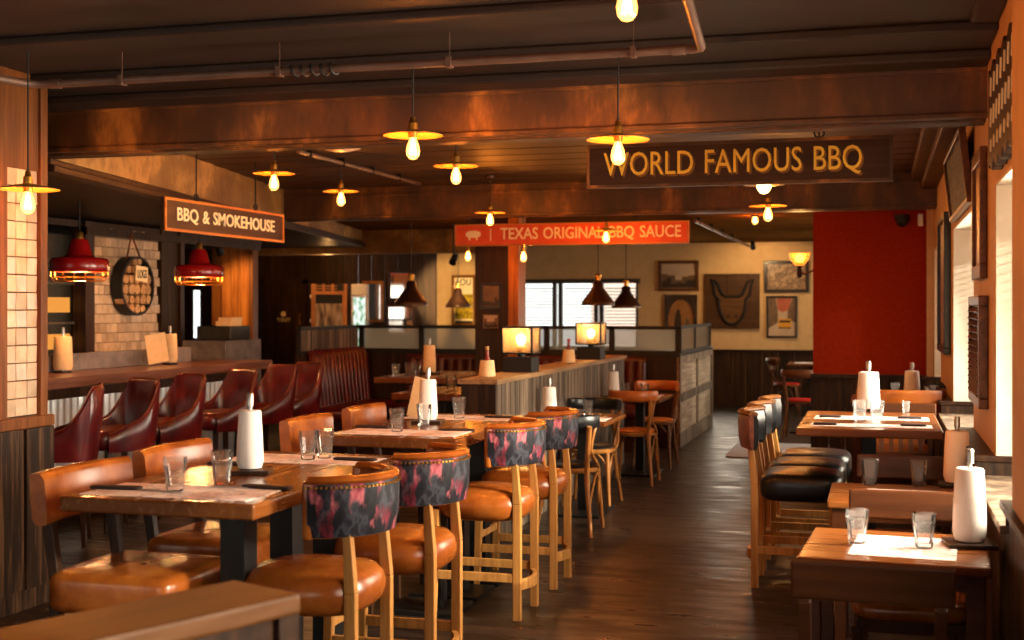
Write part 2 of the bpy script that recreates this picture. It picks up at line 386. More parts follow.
# ------------------------------------------------------------------ mesh builder
class MB:
    def __init__(s):
        s.v, s.f, s.m = [], [], Matrix.Identity(4)
    def add(s, vs, fs):
        b = len(s.v)
        s.v += [tuple(s.m @ Vector(p)) for p in vs]
        s.f += [tuple(i + b for i in f) for f in fs]
        return s
    def box(s, c, d, rot=None):
        hx, hy, hz = d[0] / 2, d[1] / 2, d[2] / 2
        R = rot or Matrix.Identity(3)
        c = Vector(c)
        vs = [c + R @ Vector((x * hx, y * hy, z * hz)) for z in (-1, 1) for y in (-1, 1) for x in (-1, 1)]
        return s.add(vs, [(0, 2, 3, 1), (4, 5, 7, 6), (0, 1, 5, 4), (2, 6, 7, 3), (0, 4, 6, 2), (1, 3, 7, 5)])
    def bx(s, x0, x1, y0, y1, z0, z1):
        return s.box(((x0 + x1) / 2, (y0 + y1) / 2, (z0 + z1) / 2), (abs(x1 - x0), abs(y1 - y0), abs(z1 - z0)))
    def bar(s, p, q, w, d, w2=None, d2=None, up=(0, 1, 0)):
        p, q = Vector(p), Vector(q)
        t = (q - p).normalized()
        u = Vector(up)
        if abs(u.dot(t)) > 0.95:
            u = Vector((1, 0, 0))
        a = t.cross(u).normalized()
        b = a.cross(t).normalized()
        w2 = w if w2 is None else w2
        d2 = d if d2 is None else d2
        vs = [p + a * x * w / 2 + b * y * d / 2 for x, y in ((-1, -1), (1, -1), (1, 1), (-1, 1))]
        vs += [q + a * x * w2 / 2 + b * y * d2 / 2 for x, y in ((-1, -1), (1, -1), (1, 1), (-1, 1))]
        return s.add(vs, [(0, 1, 2, 3), (7, 6, 5, 4), (0, 4, 5, 1), (1, 5, 6, 2), (2, 6, 7, 3), (3, 7, 4, 0)])
    def loft(s, rings, cap=True, closed=False):
        n = len(rings[0])
        vs = [p for r in rings for p in r]
        fs = []
        R = len(rings)
        for i in range(R if closed else R - 1):
            j = (i + 1) % R
            for k in range(n):
                fs.append((i * n + k, i * n + (k + 1) % n, j * n + (k + 1) % n, j * n + k))
        if cap and not closed:
            fs += [tuple(reversed(range(n))), tuple(range((R - 1) * n, R * n))]
        return s.add(vs, fs)
    def lathe(s, prof, c=(0, 0, 0), n=20, cap=True):
        return s.loft([[(c[0] + r * math.cos(2 * PI * k / n), c[1] + r * math.sin(2 * PI * k / n), c[2] + z) for k in range(n)] for r, z in prof], cap)
    def tube(s, pts, r, n=8, cap=True):
        pts = [Vector(p) for p in pts]
        rs = r if isinstance(r, (list, tuple)) else [r] * len(pts)
        u = None
        rings = []
        for i, p in enumerate(pts):
            t = (pts[min(i + 1, len(pts) - 1)] - pts[max(i - 1, 0)]).normalized()
            if u is None:
                u = t.orthogonal().normalized()
            u = (u - t * u.dot(t)).normalized()
            w = t.cross(u)
            rings.append([p + (u * math.cos(2 * PI * k / n) + w * math.sin(2 * PI * k / n)) * rs[i] for k in range(n)])
        return s.loft(rings, cap)
    def sweep(s, path, prof):
        """path: points in plan (x,y,z0); prof: (offset outward, height) closed outline"""
        P = [Vector(p) for p in path]
        rings = []
        for i, p in enumerate(P):
            t = P[min(i + 1, len(P) - 1)] - P[max(i - 1, 0)]
            nrm = Vector((t.y, -t.x, 0)).normalized()
            rings.append([p + nrm * a + Vector((0, 0, b)) for a, b in prof])
        return s.loft(rings)
    def prism(s, poly, y0, y1):
        """poly in x,z extruded along y"""
        n = len(poly)
        vs = [(x, y0, z) for x, z in poly] + [(x, y1, z) for x, z in poly]
        fs = [tuple(range(n)), tuple(reversed(range(n, 2 * n)))]
        fs += [(k, k + n, (k + 1) % n + n, (k + 1) % n) for k in range(n)]
        return s.add(vs, fs)
    def pad(s, w, d, z0, z1, r=0.03, n=28, e=4.0, crown=0.015, c=(0, 0)):
        """a cushion: superellipse outline, rounded edges, crowned top"""
        def ring(k, z):
            out = []
            for i in range(n):
                a = 2 * PI * i / n
                ca, sa = math.cos(a), math.sin(a)
                out.append((c[0] + (w / 2 - k) * math.copysign(abs(ca) ** (2 / e), ca), c[1] + (d / 2 - k) * math.copysign(abs(sa) ** (2 / e), sa), z))
            return out
        h = z1 - z0
        r = min(r, h / 2)
        R = []
        for t in (0, 30, 60, 90):
            a = math.radians(t)
            R.append(ring(r * (1 - math.sin(a)), z0 + r * (1 - math.cos(a))))
        for t in (90, 60, 30, 0):
            a = math.radians(t)
            R.append(ring(r * (1 - math.sin(a)), z1 - r * (1 - math.cos(a))))
        m = min(w, d) / 2
        R.append(ring(r + (m - r) * 0.35, z1 + crown * 0.7))
        R.append(ring(r + (m - r) * 0.8, z1 + crown))
        return s.loft(R)
    def build(s, name, m, parent=None, smooth=False, bevel=0.0, loc=None):
        me = bpy.data.meshes.new(name)
        me.from_pydata(s.v, [], s.f)
        me.validate()
        me.materials.append(M[m] if isinstance(m, str) else m)
        if smooth:
            for p in me.polygons:
                p.use_smooth = True
        o = bpy.data.objects.new(name, me)
        o.parent = parent
        if loc:
            o.location = loc
        COL.objects.link(o)
        if bevel:
            b = o.modifiers.new('bevel', 'BEVEL')
            b.width = bevel
            b.segments = 2
            b.limit_method = 'ANGLE'
        if smooth and bevel == 0:
            try:
                me.set_sharp_from_angle(angle=math.radians(50))
            except Exception:
                pass
        return o

def tag(o, label=None, cat=None, group=None, kind=None):
    for k, v in (('label', label), ('category', cat), ('group', group), ('kind', kind)):
        if v:
            o[k] = v
    return o

def thing(name, label, cat, loc=(0, 0, 0), rot=0, group=None):
    o = bpy.data.objects.new(name, None)
    o.empty_display_size = 0.1
    o.location = loc
    o.rotation_euler = (0, 0, math.radians(rot))
    COL.objects.link(o)
    return tag(o, label, cat, group)

def struct(mb, name, m, **kw):
    o = mb.build(name, m, **kw)
    o['kind'] = 'structure'
    return o

def copy_tree(o, loc=None, rot=None, label=None, group=None, parent=None):
    c = o.copy()
    COL.objects.link(c)
    c.parent = parent
    if loc is not None:
        c.location = loc
    if rot is not None:
        c.rotation_euler = (0, 0, math.radians(rot))
    if label:
        c['label'] = label
    if group:
        c['group'] = group
    for ch in list(KIDS(o)):
        copy_tree(ch, parent=c)
    return c

def KIDS(o):
    return [x for x in COL.objects if x.parent == o]

def text_mb(body, w, h, depth=0.004, y=0.0, cx=0.0, cz=0.0, bold=0.0, slant=0.0):
    """raised lettering centred at cx,cz facing -y, fitted to w x h"""
    cu = bpy.data.curves.new('lettering', 'FONT')
    cu.body = body
    cu.size = 1.0
    cu.offset = bold
    cu.shear = slant
    cu.resolution_u = 3
    cu.space_word = 1.3
    o = bpy.data.objects.new('lettering', cu)
    COL.objects.link(o)
    dg = bpy.context.evaluated_depsgraph_get()
    me = bpy.data.meshes.new_from_object(o.evaluated_get(dg))
    bpy.data.objects.remove(o)
    vs = [v.co.copy() for v in me.vertices]
    fs = [tuple(p.vertices) for p in me.polygons]
    bpy.data.meshes.remove(me)
    x0, x1 = min(v.x for v in vs), max(v.x for v in vs)
    y0, y1 = min(v.y for v in vs), max(v.y for v in vs)
    mb = MB()
    n = len(vs)
    P = [(cx + ((v.x - x0) / (x1 - x0) - 0.5) * w, cz + ((v.y - y0) / (y1 - y0) - 0.5) * h) for v in vs]
    from collections import Counter
    ed = Counter()
    for f in fs:
        for i in range(len(f)):
            ed[(f[i], f[(i + 1) % len(f)])] += 1
    rim = [e for e in ed if (e[1], e[0]) not in ed]
    V = [(x, y - depth, z) for x, z in P] + [(x, y, z) for x, z in P]
    FF = list(fs) + [(a, a + n, b + n, b) for a, b in rim]
    return mb.add(V, FF)

def planks_y(mb, x0, x1, y, z0, z1, w=0.14, t=0.02, gap=0.004, side=-1):
    """vertical boards on a wall across the room (front face at y)"""
    n = max(1, round((x1 - x0) / w))
    w = (x1 - x0) / n
    for i in range(n):
        d = t * (0.8 + 0.4 * random.random())
        a, b = y, y - side * d
        mb.bx(x0 + i * w + gap / 2, x0 + (i + 1) * w - gap / 2, min(a, b), max(a, b), z0, z1)
    return mb

def planks_x(mb, y0, y1, x, z0, z1, w=0.14, t=0.02, gap=0.004, side=-1):
    n = max(1, round((y1 - y0) / w))
    w = (y1 - y0) / n
    for i in range(n):
        d = t * (0.8 + 0.4 * random.random())
        a, b = x, x - side * d
        mb.bx(min(a, b), max(a, b), y0 + i * w + gap / 2, y0 + (i + 1) * w - gap / 2, z0, z1)
    return mb

def arc(rx, ry, a0, a1, n, cy=0.0, z=0.0):
    return [(rx * math.cos(math.radians(a0 + (a1 - a0) * i / n)), cy + ry * math.sin(math.radians(a0 + (a1 - a0) * i / n)), z) for i in range(n + 1)]
#PART2
# ================================================================== SETTING
WU, WD = 0.50, 0.42            # right wall face, its dado face
VB = 21.5                      # back wall
struct(MB().bx(-11, 1.3, -2.8, VB + 0.3, -0.1, 0), 'floor', 'floor')
struct(MB().bx(-11, 1.3, -2.8, 6.8, 2.95, 3.05), 'ceiling', 'ceiling_front')
cb = MB()
for k in range(28):
    cb.bx(-11, 1.3, 6.8 + k * 0.2035, 6.8 + (k + 1) * 0.2035 - 0.006, 2.85 + 0.004 * (k % 2), 3.05)
struct(cb, 'ceiling_middle', M['ceiling'])
cb = MB()
for k in range(45):
    cb.bx(-11, 1.3, 12.5 + k * 0.206, 12.5 + (k + 1) * 0.206 - 0.006, 2.68 + 0.004 * (k % 2), 3.05)
struct(cb, 'ceiling_back', wood('tan ceiling boards', '#4e3016', '#6b451f', '#7f5628', 'x', 0.95, 0.1, spec=0.0))
# stepped mouldings in front of the first beam and along the right wall
n = 0
for (y0, y1, z0, z1) in ((6.40, 6.63, 2.78, 2.83), (6.0, 6.63, 2.83, 2.88), (5.3, 6.63, 2.88, 2.92), (4.4, 6.63, 2.92, 2.95)):
    n += 1
    struct(MB().bx(-8, WU, y0, y1, z0, z1), 'trim_%d' % n, 'ceiling_front', bevel=0.012)
for (x0, z0) in ((0.38, 2.86), (0.3, 2.91)):
    n += 1
    struct(MB().bx(x0, WU, -2, 6.4, z0, z0 + 0.05), 'trim_%d' % n, 'ceiling_front', bevel=0.012)
for (x0, z0) in ((0.36, 2.70), (0.27, 2.77)):
    n += 1
    struct(MB().bx(x0, WU, 7.0, 12.4, z0, z0 + 0.08), 'trim_%d' % n, 'ceiling', bevel=0.012)
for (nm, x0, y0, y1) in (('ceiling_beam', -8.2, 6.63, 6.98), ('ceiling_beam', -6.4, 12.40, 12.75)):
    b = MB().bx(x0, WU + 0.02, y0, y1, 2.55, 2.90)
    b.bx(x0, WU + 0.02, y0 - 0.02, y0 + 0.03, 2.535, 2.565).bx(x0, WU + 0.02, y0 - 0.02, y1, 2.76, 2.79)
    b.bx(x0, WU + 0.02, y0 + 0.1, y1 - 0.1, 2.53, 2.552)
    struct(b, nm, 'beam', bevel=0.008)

# right wall: dado, piers between deep window recesses, lintels
WIN = [(1.6, 3.5), (4.78, 6.2), (7.6, 9.7), (11.6, 13.05), (15.0, 17.0), (18.5, 20.3)]
SILL, HEAD, DADO = 0.86, 2.18, 0.95
mb = MB()
edges = [-2.8] + [e for w in WIN for e in w] + [VB + 0.3]
for a, b in zip(edges[0::2], edges[1::2]):
    mb.bx(WU, 1.3, a, b, 0, 3.0)
for a, b in WIN:
    mb.bx(WU, 1.3, a, b, HEAD, 3.0)
    mb.bx(WU, 1.3, a, b, 0, SILL - 0.03)
struct(mb, 'wall_right', 'tanplaster')
struct(MB().bx(WD, WU + 0.02, 3.95, 4.57, DADO, 3.0), 'wall_right_pier', 'tanplaster', bevel=0.01)
mb, lg = MB(), MB()
for a, b in zip(edges[0::2], edges[1::2]):
    a, b = max(a, -1.0), min(b, VB - 0.1)
    planks_x(mb, a, b, WD + 0.01, 0.1, DADO - 0.03, 0.15, 0.06, 0.004, -1)
    lg.bx(WD - 0.02, WU + 0.02, a - 0.015, b + 0.015, DADO - 0.03, DADO)
    for q in (a, b):                               # boards lining the foot of each recess side
        if -0.9 < q < 21:
            s = 1 if q == b else -1
            lg.bx(WD - 0.01, 0.92, q - 0.0 if s > 0 else q - 0.02, q + 0.02 if s > 0 else q, DADO - 0.03, DADO)
            mb.bx(WD, 0.92, q - 0.0 if s > 0 else q - 0.012, q + 0.012 if s > 0 else q, SILL, DADO - 0.03)
for a, b in WIN:
    planks_x(mb, a, b, WD + 0.01, 0.1, SILL - 0.03, 0.15, 0.06, 0.004, -1)
struct(mb, 'baseboard_right', 'dado')
struct(lg, 'trim_20', 'post', bevel=0.005)
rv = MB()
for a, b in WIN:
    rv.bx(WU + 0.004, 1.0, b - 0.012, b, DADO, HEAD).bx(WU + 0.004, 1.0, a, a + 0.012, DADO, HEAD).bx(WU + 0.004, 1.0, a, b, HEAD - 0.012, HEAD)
struct(rv, 'trim_43', mat('daylit reveal plaster', [(0.3, '#ddd0ba'), (0.7, '#eadfcc')], (1, 1, 1), 5, 0.8))  # paler than the wall plaster: daylight on the reveals put into the colour
sl = MB()
for a, b in WIN:
    sl.bx(WD - 0.02, 0.95, a, b, SILL - 0.03, SILL)
struct(sl, 'windowsill', 'greyboard', bevel=0.004)
def blinds(mb, x, a, b, z0, z1, axis='y', tilt=32, pitch=0.042, w=0.038):
    k = int((z1 - z0) / pitch)
    for i in range(k):
        z = z0 + (i + 0.5) * pitch
        if axis == 'y':
            R = Matrix.Rotation(math.radians(tilt), 3, 'Y')
            mb.box((x, (a + b) / 2, z), (w, b - a, 0.002), R)
        else:
            R = Matrix.Rotation(math.radians(tilt), 3, 'X')
            mb.box(((a + b) / 2, x, z), (b - a, w, 0.002), R)
for i, (a, b) in enumerate(WIN):
    fr = MB()
    for q in (a, (a + b) / 2, b):
        fr.bx(1.0, 1.06, max(a, q - 0.03), min(b, q + 0.03), SILL, HEAD)
    for q in (SILL, HEAD - 0.05):
        fr.bx(1.0, 1.06, a, b, q, q + 0.05)
    wo = struct(fr, 'window_%d' % (i + 1), 'white')
    MB().bx(1.028, 1.032, a + 0.02, b - 0.02, SILL + 0.02, HEAD - 0.02).build('window_pane', 'pane', wo)
    bl = MB()
    blinds(bl, 0.955, a + 0.02, b - 0.02, SILL + 0.03, HEAD - 0.04, 'y', -28 if i < 3 else -78)
    bl.bx(0.93, 0.98, a + 0.02, b - 0.02, HEAD - 0.04, HEAD)
    bl.build('window_blind', 'blind', wo)

# wall behind the camera with two windows, and the far left wall
mb = MB()
fw = [(-7.8, -5.2), (-3.5, -0.9)]
ed = [-11] + [e for w in fw for e in w] + [1.3]
for a, b in zip(ed[0::2], ed[1::2]):
    mb.bx(a, b, -2.8, -2.5, 0, 3.0)
for a, b in fw:
    mb.bx(a, b, -2.8, -2.5, 0, 0.85).bx(a, b, -2.8, -2.5, 2.2, 3.0)
struct(mb, 'wall_front', 'tanplaster')
for i, (a, b) in enumerate(fw):
    fr = MB()
    for q in (a, (a + b) / 2, b):
        fr.bx(max(a, q - 0.03), min(b, q + 0.03), -2.7, -2.64, 0.85, 2.2)
    wo = struct(fr.bx(a, b, -2.7, -2.64, 0.85, 0.9).bx(a, b, -2.7, -2.64, 2.15, 2.2), 'window_%d' % (10 + i), 'white')
    bl = MB()
    blinds(bl, -2.56, a + 0.02, b - 0.02, 0.9, 2.16, 'x', 15)
    bl.build('window_blind', 'blind', wo)
q0, q1 = PU(193, 290, -11), PU(201, 339, -11)
lo, hi = min(q0.y, q1.y) - 0.02, max(q0.y, q1.y) + 0.5
mb = MB().bx(-11.3, -11, -2.8, lo, 0, 3.05).bx(-11.3, -11, hi, VB + 0.3, 0, 3.05).bx(-11.3, -11, lo, hi, 0, q1.z).bx(-11.3, -11, lo, hi, q0.z, 3.05)
struct(mb, 'wall_left', 'plank_dark')

# ---- left pillar with the tiled face (just in front of the bar)
PX = -4.43
Y0, Y1, Y2 = PU(5.5, 300, PX).y, PU(38, 300, PX).y, PU(45, 300, PX).y
pb = MB().bx(-5.0, PX - 0.03, 4.6, Y2 - 0.02, 0, 2.95)
pillar = struct(pb, 'pillar', 'grout')
fr = MB().bx(-5.02, PX + 0.02, Y1, Y2, 0, 2.95)                           # far corner post
fr.bx(PX - 0.03, PX + 0.005, Y0, Y1, 2.36, 2.95)
fr.bx(PX - 0.03, PX + 0.05, 4.6, Y2 + 0.02, 0.97, 1.03)                   # dado cap
struct(fr, 'trim_30', 'lit_mid_oak', bevel=0.006)
struct(MB().bx(PX - 0.03, PX + 0.012, 4.6, Y0, 1.03, 2.95), 'trim_31', 'lit_mid_oak')
tl = MB()
tw = (Y1 - Y0) / 3
for r in range(14):
    for c in range(3):
        y0 = Y0 + c * tw + 0.002
        w = tw - 0.004
        z0 = 1.035 + r * 0.095
        R = Matrix.Rotation(random.uniform(-.05, .05), 3, 'Z') @ Matrix.Rotation(random.uniform(-.05, .05), 3, 'Y')
        tl.box((PX - 0.018, y0 + w / 2, z0 + 0.046), (0.03, w, 0.091), R)
tl.build('tile_panel', 'tile', pillar, bevel=0.004)
struct(planks_x(MB(), 4.6, Y2 - 0.01, PX + 0.02, 0.12, 0.97, 0.13, 0.05).bx(PX - 0.03, PX + 0.03, 4.6, Y2, 0.0, 0.13), 'wall_left_dado', wood('streaky dark boards', '#130d0a', '#2c1d13', '#7a5a3c', 'z', 0.5, 0.3, 0.3))

# ---- bulkhead: the ochre ceiling drop running back along the bar
A, B = PH(47, 171, 2.45), PH(362, 247, 2.45)
A.z = B.z = 0
d = (B - A).normalized(); nrm = Vector((-d.y, d.x, 0))
def slab(mb, p, q, t, z0, z1):
    vs = [p + Vector((0, 0, z0)), q + Vector((0, 0, z0)), q + nrm * t + Vector((0, 0, z0)), p + nrm * t + Vector((0, 0, z0))]
    vs += [v + Vector((0, 0, z1 - z0)) for v in vs]
    return mb.add(vs, [(3, 2, 1, 0), (4, 5, 6, 7), (0, 1, 5, 4), (1, 2, 6, 5), (2, 3, 7, 6), (3, 0, 4, 7)])
struct(slab(MB(), A, B, 0.3, 2.49, 2.90), 'wall_bulkhead', 'bulkhead')
mb = MB()
slab(mb, A - nrm * 0.05, B - nrm * 0.05, 0.12, 2.445, 2.49)
slab(mb, A - nrm * 0.025, B - nrm * 0.025, 0.1, 2.49, 2.53)
struct(mb, 'trim_32', 'post', bevel=0.008)
# lower ceiling over the bar
mb = MB()
vs = [A + nrm * 0.02, B + nrm * 0.02, Vector((-11, B.y, 0)), Vector((-11, A.y - 0.6, 0)), Vector((-4.9, A.y - 0.6, 0))]
mb.add([v + Vector((0, 0, 2.45)) for v in vs] + [v + Vector((0, 0, 2.52)) for v in vs], [(4, 3, 2, 1, 0), (5, 6, 7, 8, 9)] + [(i, (i + 1) % 5, (i + 1) % 5 + 5, i + 5) for i in range(5)])
struct(mb, 'ceiling_bar', 'plank_dark')
# beige soffit at the far end of the bulkhead
struct(MB().bx(-11, -4.6, 16.6, 16.9, 2.36, 2.68), 'trim_33', 'bulkhead')

# ---- wall behind the bar: tiled bay between dark posts, oven recess, lobby
UB = -7.2
y0, y1 = PU(91, 300, UB).y, PU(160, 300, UB).y
wb = struct(MB().bx(UB - 0.2, UB - 0.03, y0 - 0.05, y1 + 0.05, 0, 2.43), 'wall_bar', 'grout')
tl = MB()
nc = int((y1 - y0) / 0.094)
for r in range(15):
    off = 0.03 * (r % 3)
    for c in range(nc + 1):
        a = y0 + c * 0.094 - off
        b = min(a + 0.09, y1)
        a = max(a, y0)
        if b - a < 0.02:
            continue
        R = Matrix.Rotation(random.uniform(-.04, .04), 3, 'Z') @ Matrix.Rotation(random.uniform(-.04, .04), 3, 'Y')
        tl.box((UB - 0.016, (a + b) / 2, 1.0 + r * 0.0925 + 0.045), (0.03, b - a, 0.088), R)
tl.build('tile_panel', 'tile', wb, bevel=0.004)
pp = MB()
ya = PU(82, 300, UB).y
pp.bx(UB - 0.1, UB + 0.04, ya, y0, 0, 2.43)
struct(pp, 'trim_34', 'post')
pp = MB()
yc, yd = PU(160, 300, UB).y, PU(178, 300, UB).y
pp.bx(UB - 0.15, UB + 0.02, yc, yd - 0.03, 0, 2.43)
struct(pp, 'trim_35', 'plank_dark')
pp = MB().bx(UB - 0.1, UB + 0.05, yd - 0.03, yd + 0.05, 0, 2.43)
struct(pp, 'trim_36', 'post')
struct(MB().bx(UB - 0.4, UB + 0.0, 6.3, y1 + 2.3, 2.37, 2.43).bx(UB - 0.05, UB + 0.06, ya, yd + 1.8, 2.30, 2.37), 'trim_37', 'plank_dark')
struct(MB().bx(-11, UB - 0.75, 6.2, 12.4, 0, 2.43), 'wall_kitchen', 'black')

# ---- honey pine wall beyond the bar, lobby opening with a bright narrow window behind it
V1 = 14.6
xa, xb = PV(222, 300, V1).x, PV(250, 300, V1).x
struct(planks_y(MB(), xa, xb, V1, 0, 2.43, 0.13, 0.03), 'wall_pine', 'plank_orange')
struct(MB().bx(xa - 0.06, xb + 0.05, V1 - 0.05, V1, 0.98, 1.05).bx(xb, xb + 0.06, V1 - 0.04, V1 + 0.1, 0, 2.43), 'trim_38', 'lit_mid_oak')
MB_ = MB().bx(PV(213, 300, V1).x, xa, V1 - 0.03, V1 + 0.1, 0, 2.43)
struct(MB_, 'trim_39', 'lit_mid_oak')
V2 = 16.2
x0, x1 = PV(190, 300, V2).x, PV(216, 300, V2).x
p0, p1 = PV(193, 290, V2), PV(201, 338, V2)
mb = MB()
mb.bx(-11, p0.x, V2, V2 + 0.02, 0, 2.43).bx(p1.x, PV(236, 300, V2).x, V2, V2 + 0.02, 0, 2.43).bx(p0.x, p1.x, V2, V2 + 0.02, 0, p1.z).bx(p0.x, p1.x, V2, V2 + 0.02, p0.z, 2.43)
struct(mb, 'wall_lobby', 'plank_dark')
wo = struct(MB().bx(p0.x - 0.04, p0.x, V2 - 0.03, V2, p1.z, p0.z).bx(p1.x, p1.x + 0.04, V2 - 0.03, V2, p1.z, p0.z), 'window_7', 'post')
MB().bx(p0.x, p1.x, V2 + 0.005, V2 + 0.01, p1.z, p0.z).build('window_pane', 'pane', wo)

# ---- dark plank wall with the toilet door
V3 = 19.2
xl, xr = PV(240, 300, V3).x, PV(437, 300, V3).x
xm = PV(346, 300, V3).x
struct(planks_y(MB(), -10.7, xm, V3, 0, 2.7, 0.19, 0.03), 'wall_back_left', 'plank_dark')
MA = math.radians(30.5)                                   # angle made up so the mirrors reflect the bright right windows
E0 = PZ(345, 300, 19.6)
E0.z = 0
dd = PZ(437, 300, 1.0)
k = (E0.y - math.tan(MA) * E0.x) / (dd.y - math.tan(MA) * dd.x)
E1 = Vector((dd.x * k, dd.y * k, 0))
mb = MB(); mb.m = Matrix.Translation(E0) @ Matrix.Rotation(math.atan2(E1.y - E0.y, E1.x - E0.x), 4, 'Z')
ML = (E1 - E0).length
planks_y(mb, 0, ML, 0, 0, 2.7, 0.19, 0.03)
mb.bx(ML - 0.03, ML, 0, 5.0, 0, 2.7)
struct(mb, 'wall_mirrors', 'plank_dark')
MANG = math.atan2(E1.y - E0.y, E1.x - E0.x)
def on_mirror_wall(x, y):
    d = PZ(x, y, 1.0) - Vector((0, 0, EYE))
    nn = Vector((math.sin(MANG), -math.cos(MANG), 0))
    k = nn.dot(E0) / nn.dot(d)
    return Vector((0, 0, EYE)) + d * k
xr = PV(437, 300, VB).x - 0.4
dx0, dx1 = PV(266, 300, V3).x, PV(304, 300, V3).x
dr = struct(planks_y(MB(), dx0, dx1, V3 - 0.045, 0.01, 2.0, 0.17, 0.03), 'door_1', 'plank_dark')
MB().bx(dx0 - 0.06, dx0, V3 - 0.06, V3, 0, 2.06).bx(dx1, dx1 + 0.06, V3 - 0.06, V3, 0, 2.06).bx(dx0 - 0.06, dx1 + 0.06, V3 - 0.06, V3, 2.0, 2.07).build('door_frame', 'plank_dark', dr)
hx = PV(302.5, 319, V3)
MB().tube([(hx.x, V3 - 0.11, hx.z - 0.09), (hx.x, V3 - 0.11, hx.z + 0.09)], 0.012).bx(hx.x - 0.008, hx.x + 0.008, V3 - 0.11, V3 - 0.05, hx.z - 0.07, hx.z - 0.05).bx(hx.x - 0.008, hx.x + 0.008, V3 - 0.11, V3 - 0.05, hx.z + 0.05, hx.z + 0.07).build('door_handle', 'brass', dr)
e = PV(285, 314, V3)
MB().lathe([(0.0, 0), (0.045, 0), (0.045, 0.006), (0, 0.006)], n=20).build('door_emblem', 'cream', dr, loc=(e.x, V3 - 0.055, e.z)).rotation_euler = (PI / 2, 0, 0)
text_mb('TOILET', 0.24, 0.06, 0.004, V3 - 0.05, e.x, e.z - 0.095).build('door_lettering', 'cream', dr)

# ---- beige back wall with a window, dado
w0, w1 = PV(519, 281, VB), PV(638, 326, VB)
w1.z = 0.92
mb = MB()
mb.bx(xr - 0.1, w0.x, VB, VB + 0.2, 0, 2.8).bx(w1.x, 1.3, VB, VB + 0.2, 0, 2.8).bx(w0.x, w1.x, VB, VB + 0.2, w0.z, 2.8).bx(w0.x, w1.x, VB, VB + 0.2, 0, w1.z)
struct(mb, 'wall_back', 'plaster')
struct(planks_y(MB(), xr, WU, VB - 0.005, 0, 0.89, 0.26, 0.03).bx(xr, WU, VB - 0.06, VB, 0.89, 0.92), 'baseboard_back', 'dado')
struct(MB().bx(xr, WU, VB - 0.05, VB, 2.62, 2.68), 'trim_40', 'plaster')
fr = MB()
ww = w1.x - w0.x
for q in (0.0, 0.305, 0.355, 0.655, 0.70, 1.0):
    fr.bx(max(w0.x, w0.x + q * ww - 0.035), min(w1.x, w0.x + q * ww + 0.035), VB - 0.03, VB + 0.06, w1.z, w0.z)
fr.bx(w0.x - 0.04, w1.x + 0.04, VB - 0.04, VB + 0.06, w0.z - 0.05, w0.z + 0.03).bx(w0.x - 0.04, w1.x + 0.04, VB - 0.06, VB + 0.06, w1.z - 0.03, w1.z + 0.03)
wo = struct(fr, 'window_8', 'frameblack')
MB().bx(w0.x, w1.x, VB + 0.1, VB + 0.105, w1.z, w0.z).build('window_pane', 'pane', wo)
bl = MB()
for a, b in ((0.0, 0.305), (0.355, 0.655), (0.70, 1.0)):
    blinds(bl, VB + 0.075, w0.x + a * ww + 0.04, w0.x + b * ww - 0.04, w1.z, w0.z - 0.05, 'x', 30, 0.055, 0.045)
bl.build('window_blind', 'blind', wo)
# buildings opposite, seen through the slats
struct(MB().bx(w0.x - 0.6, w0.x + 1.1, 30, 31, 0, 2.7).bx(w1.x - 0.4, w1.x + 0.8, 30, 31, 0, 2.4), 'exterior_wall', mat('pale brick outside', [(0.3, '#c9a89a'), (0.7, '#dcc4ba')], (1, 1, 1), 6, 0.8))

# ---- red wall stub and its wooden dado
VR = 13.2
rx = PV(813, 300, VR).x
struct(MB().bx(rx, 0.435, VR, VR + 0.25, 0.9, 2.8), 'wall_red', 'redwall')
struct(MB().bx(0.435, WU + 0.01, VR - 0.13, VR + 0.25, 0.95, 2.8), 'trim_42', 'tanplaster')
struct(planks_y(MB(), rx, WD + 0.02, VR - 0.01, 0, 0.92, 0.16, 0.03).bx(rx - 0.02, WD + 0.02, VR - 0.05, VR + 0.02, 0.92, 0.955).bx(rx - 0.02, rx + 0.01, VR - 0.04, VR + 0.25, 0, 0.92), 'baseboard_red', 'dado')

# ---- dark oak column in the middle of the room, its lamplit side painted as an orange corner strip
VC = 14.15
cx0, cx1, cx2 = PV(475, 300, VC).x, PV(508, 300, VC).x, PV(518, 300, VC).x
struct(MB().bx(cx0, cx1, VC, VC + 0.35, 0, 2.7), 'column', 'post')
struct(MB().bx(cx1, cx2, VC + 0.01, VC + 0.33, 0, 2.7), 'trim_41', 'plank_orange')
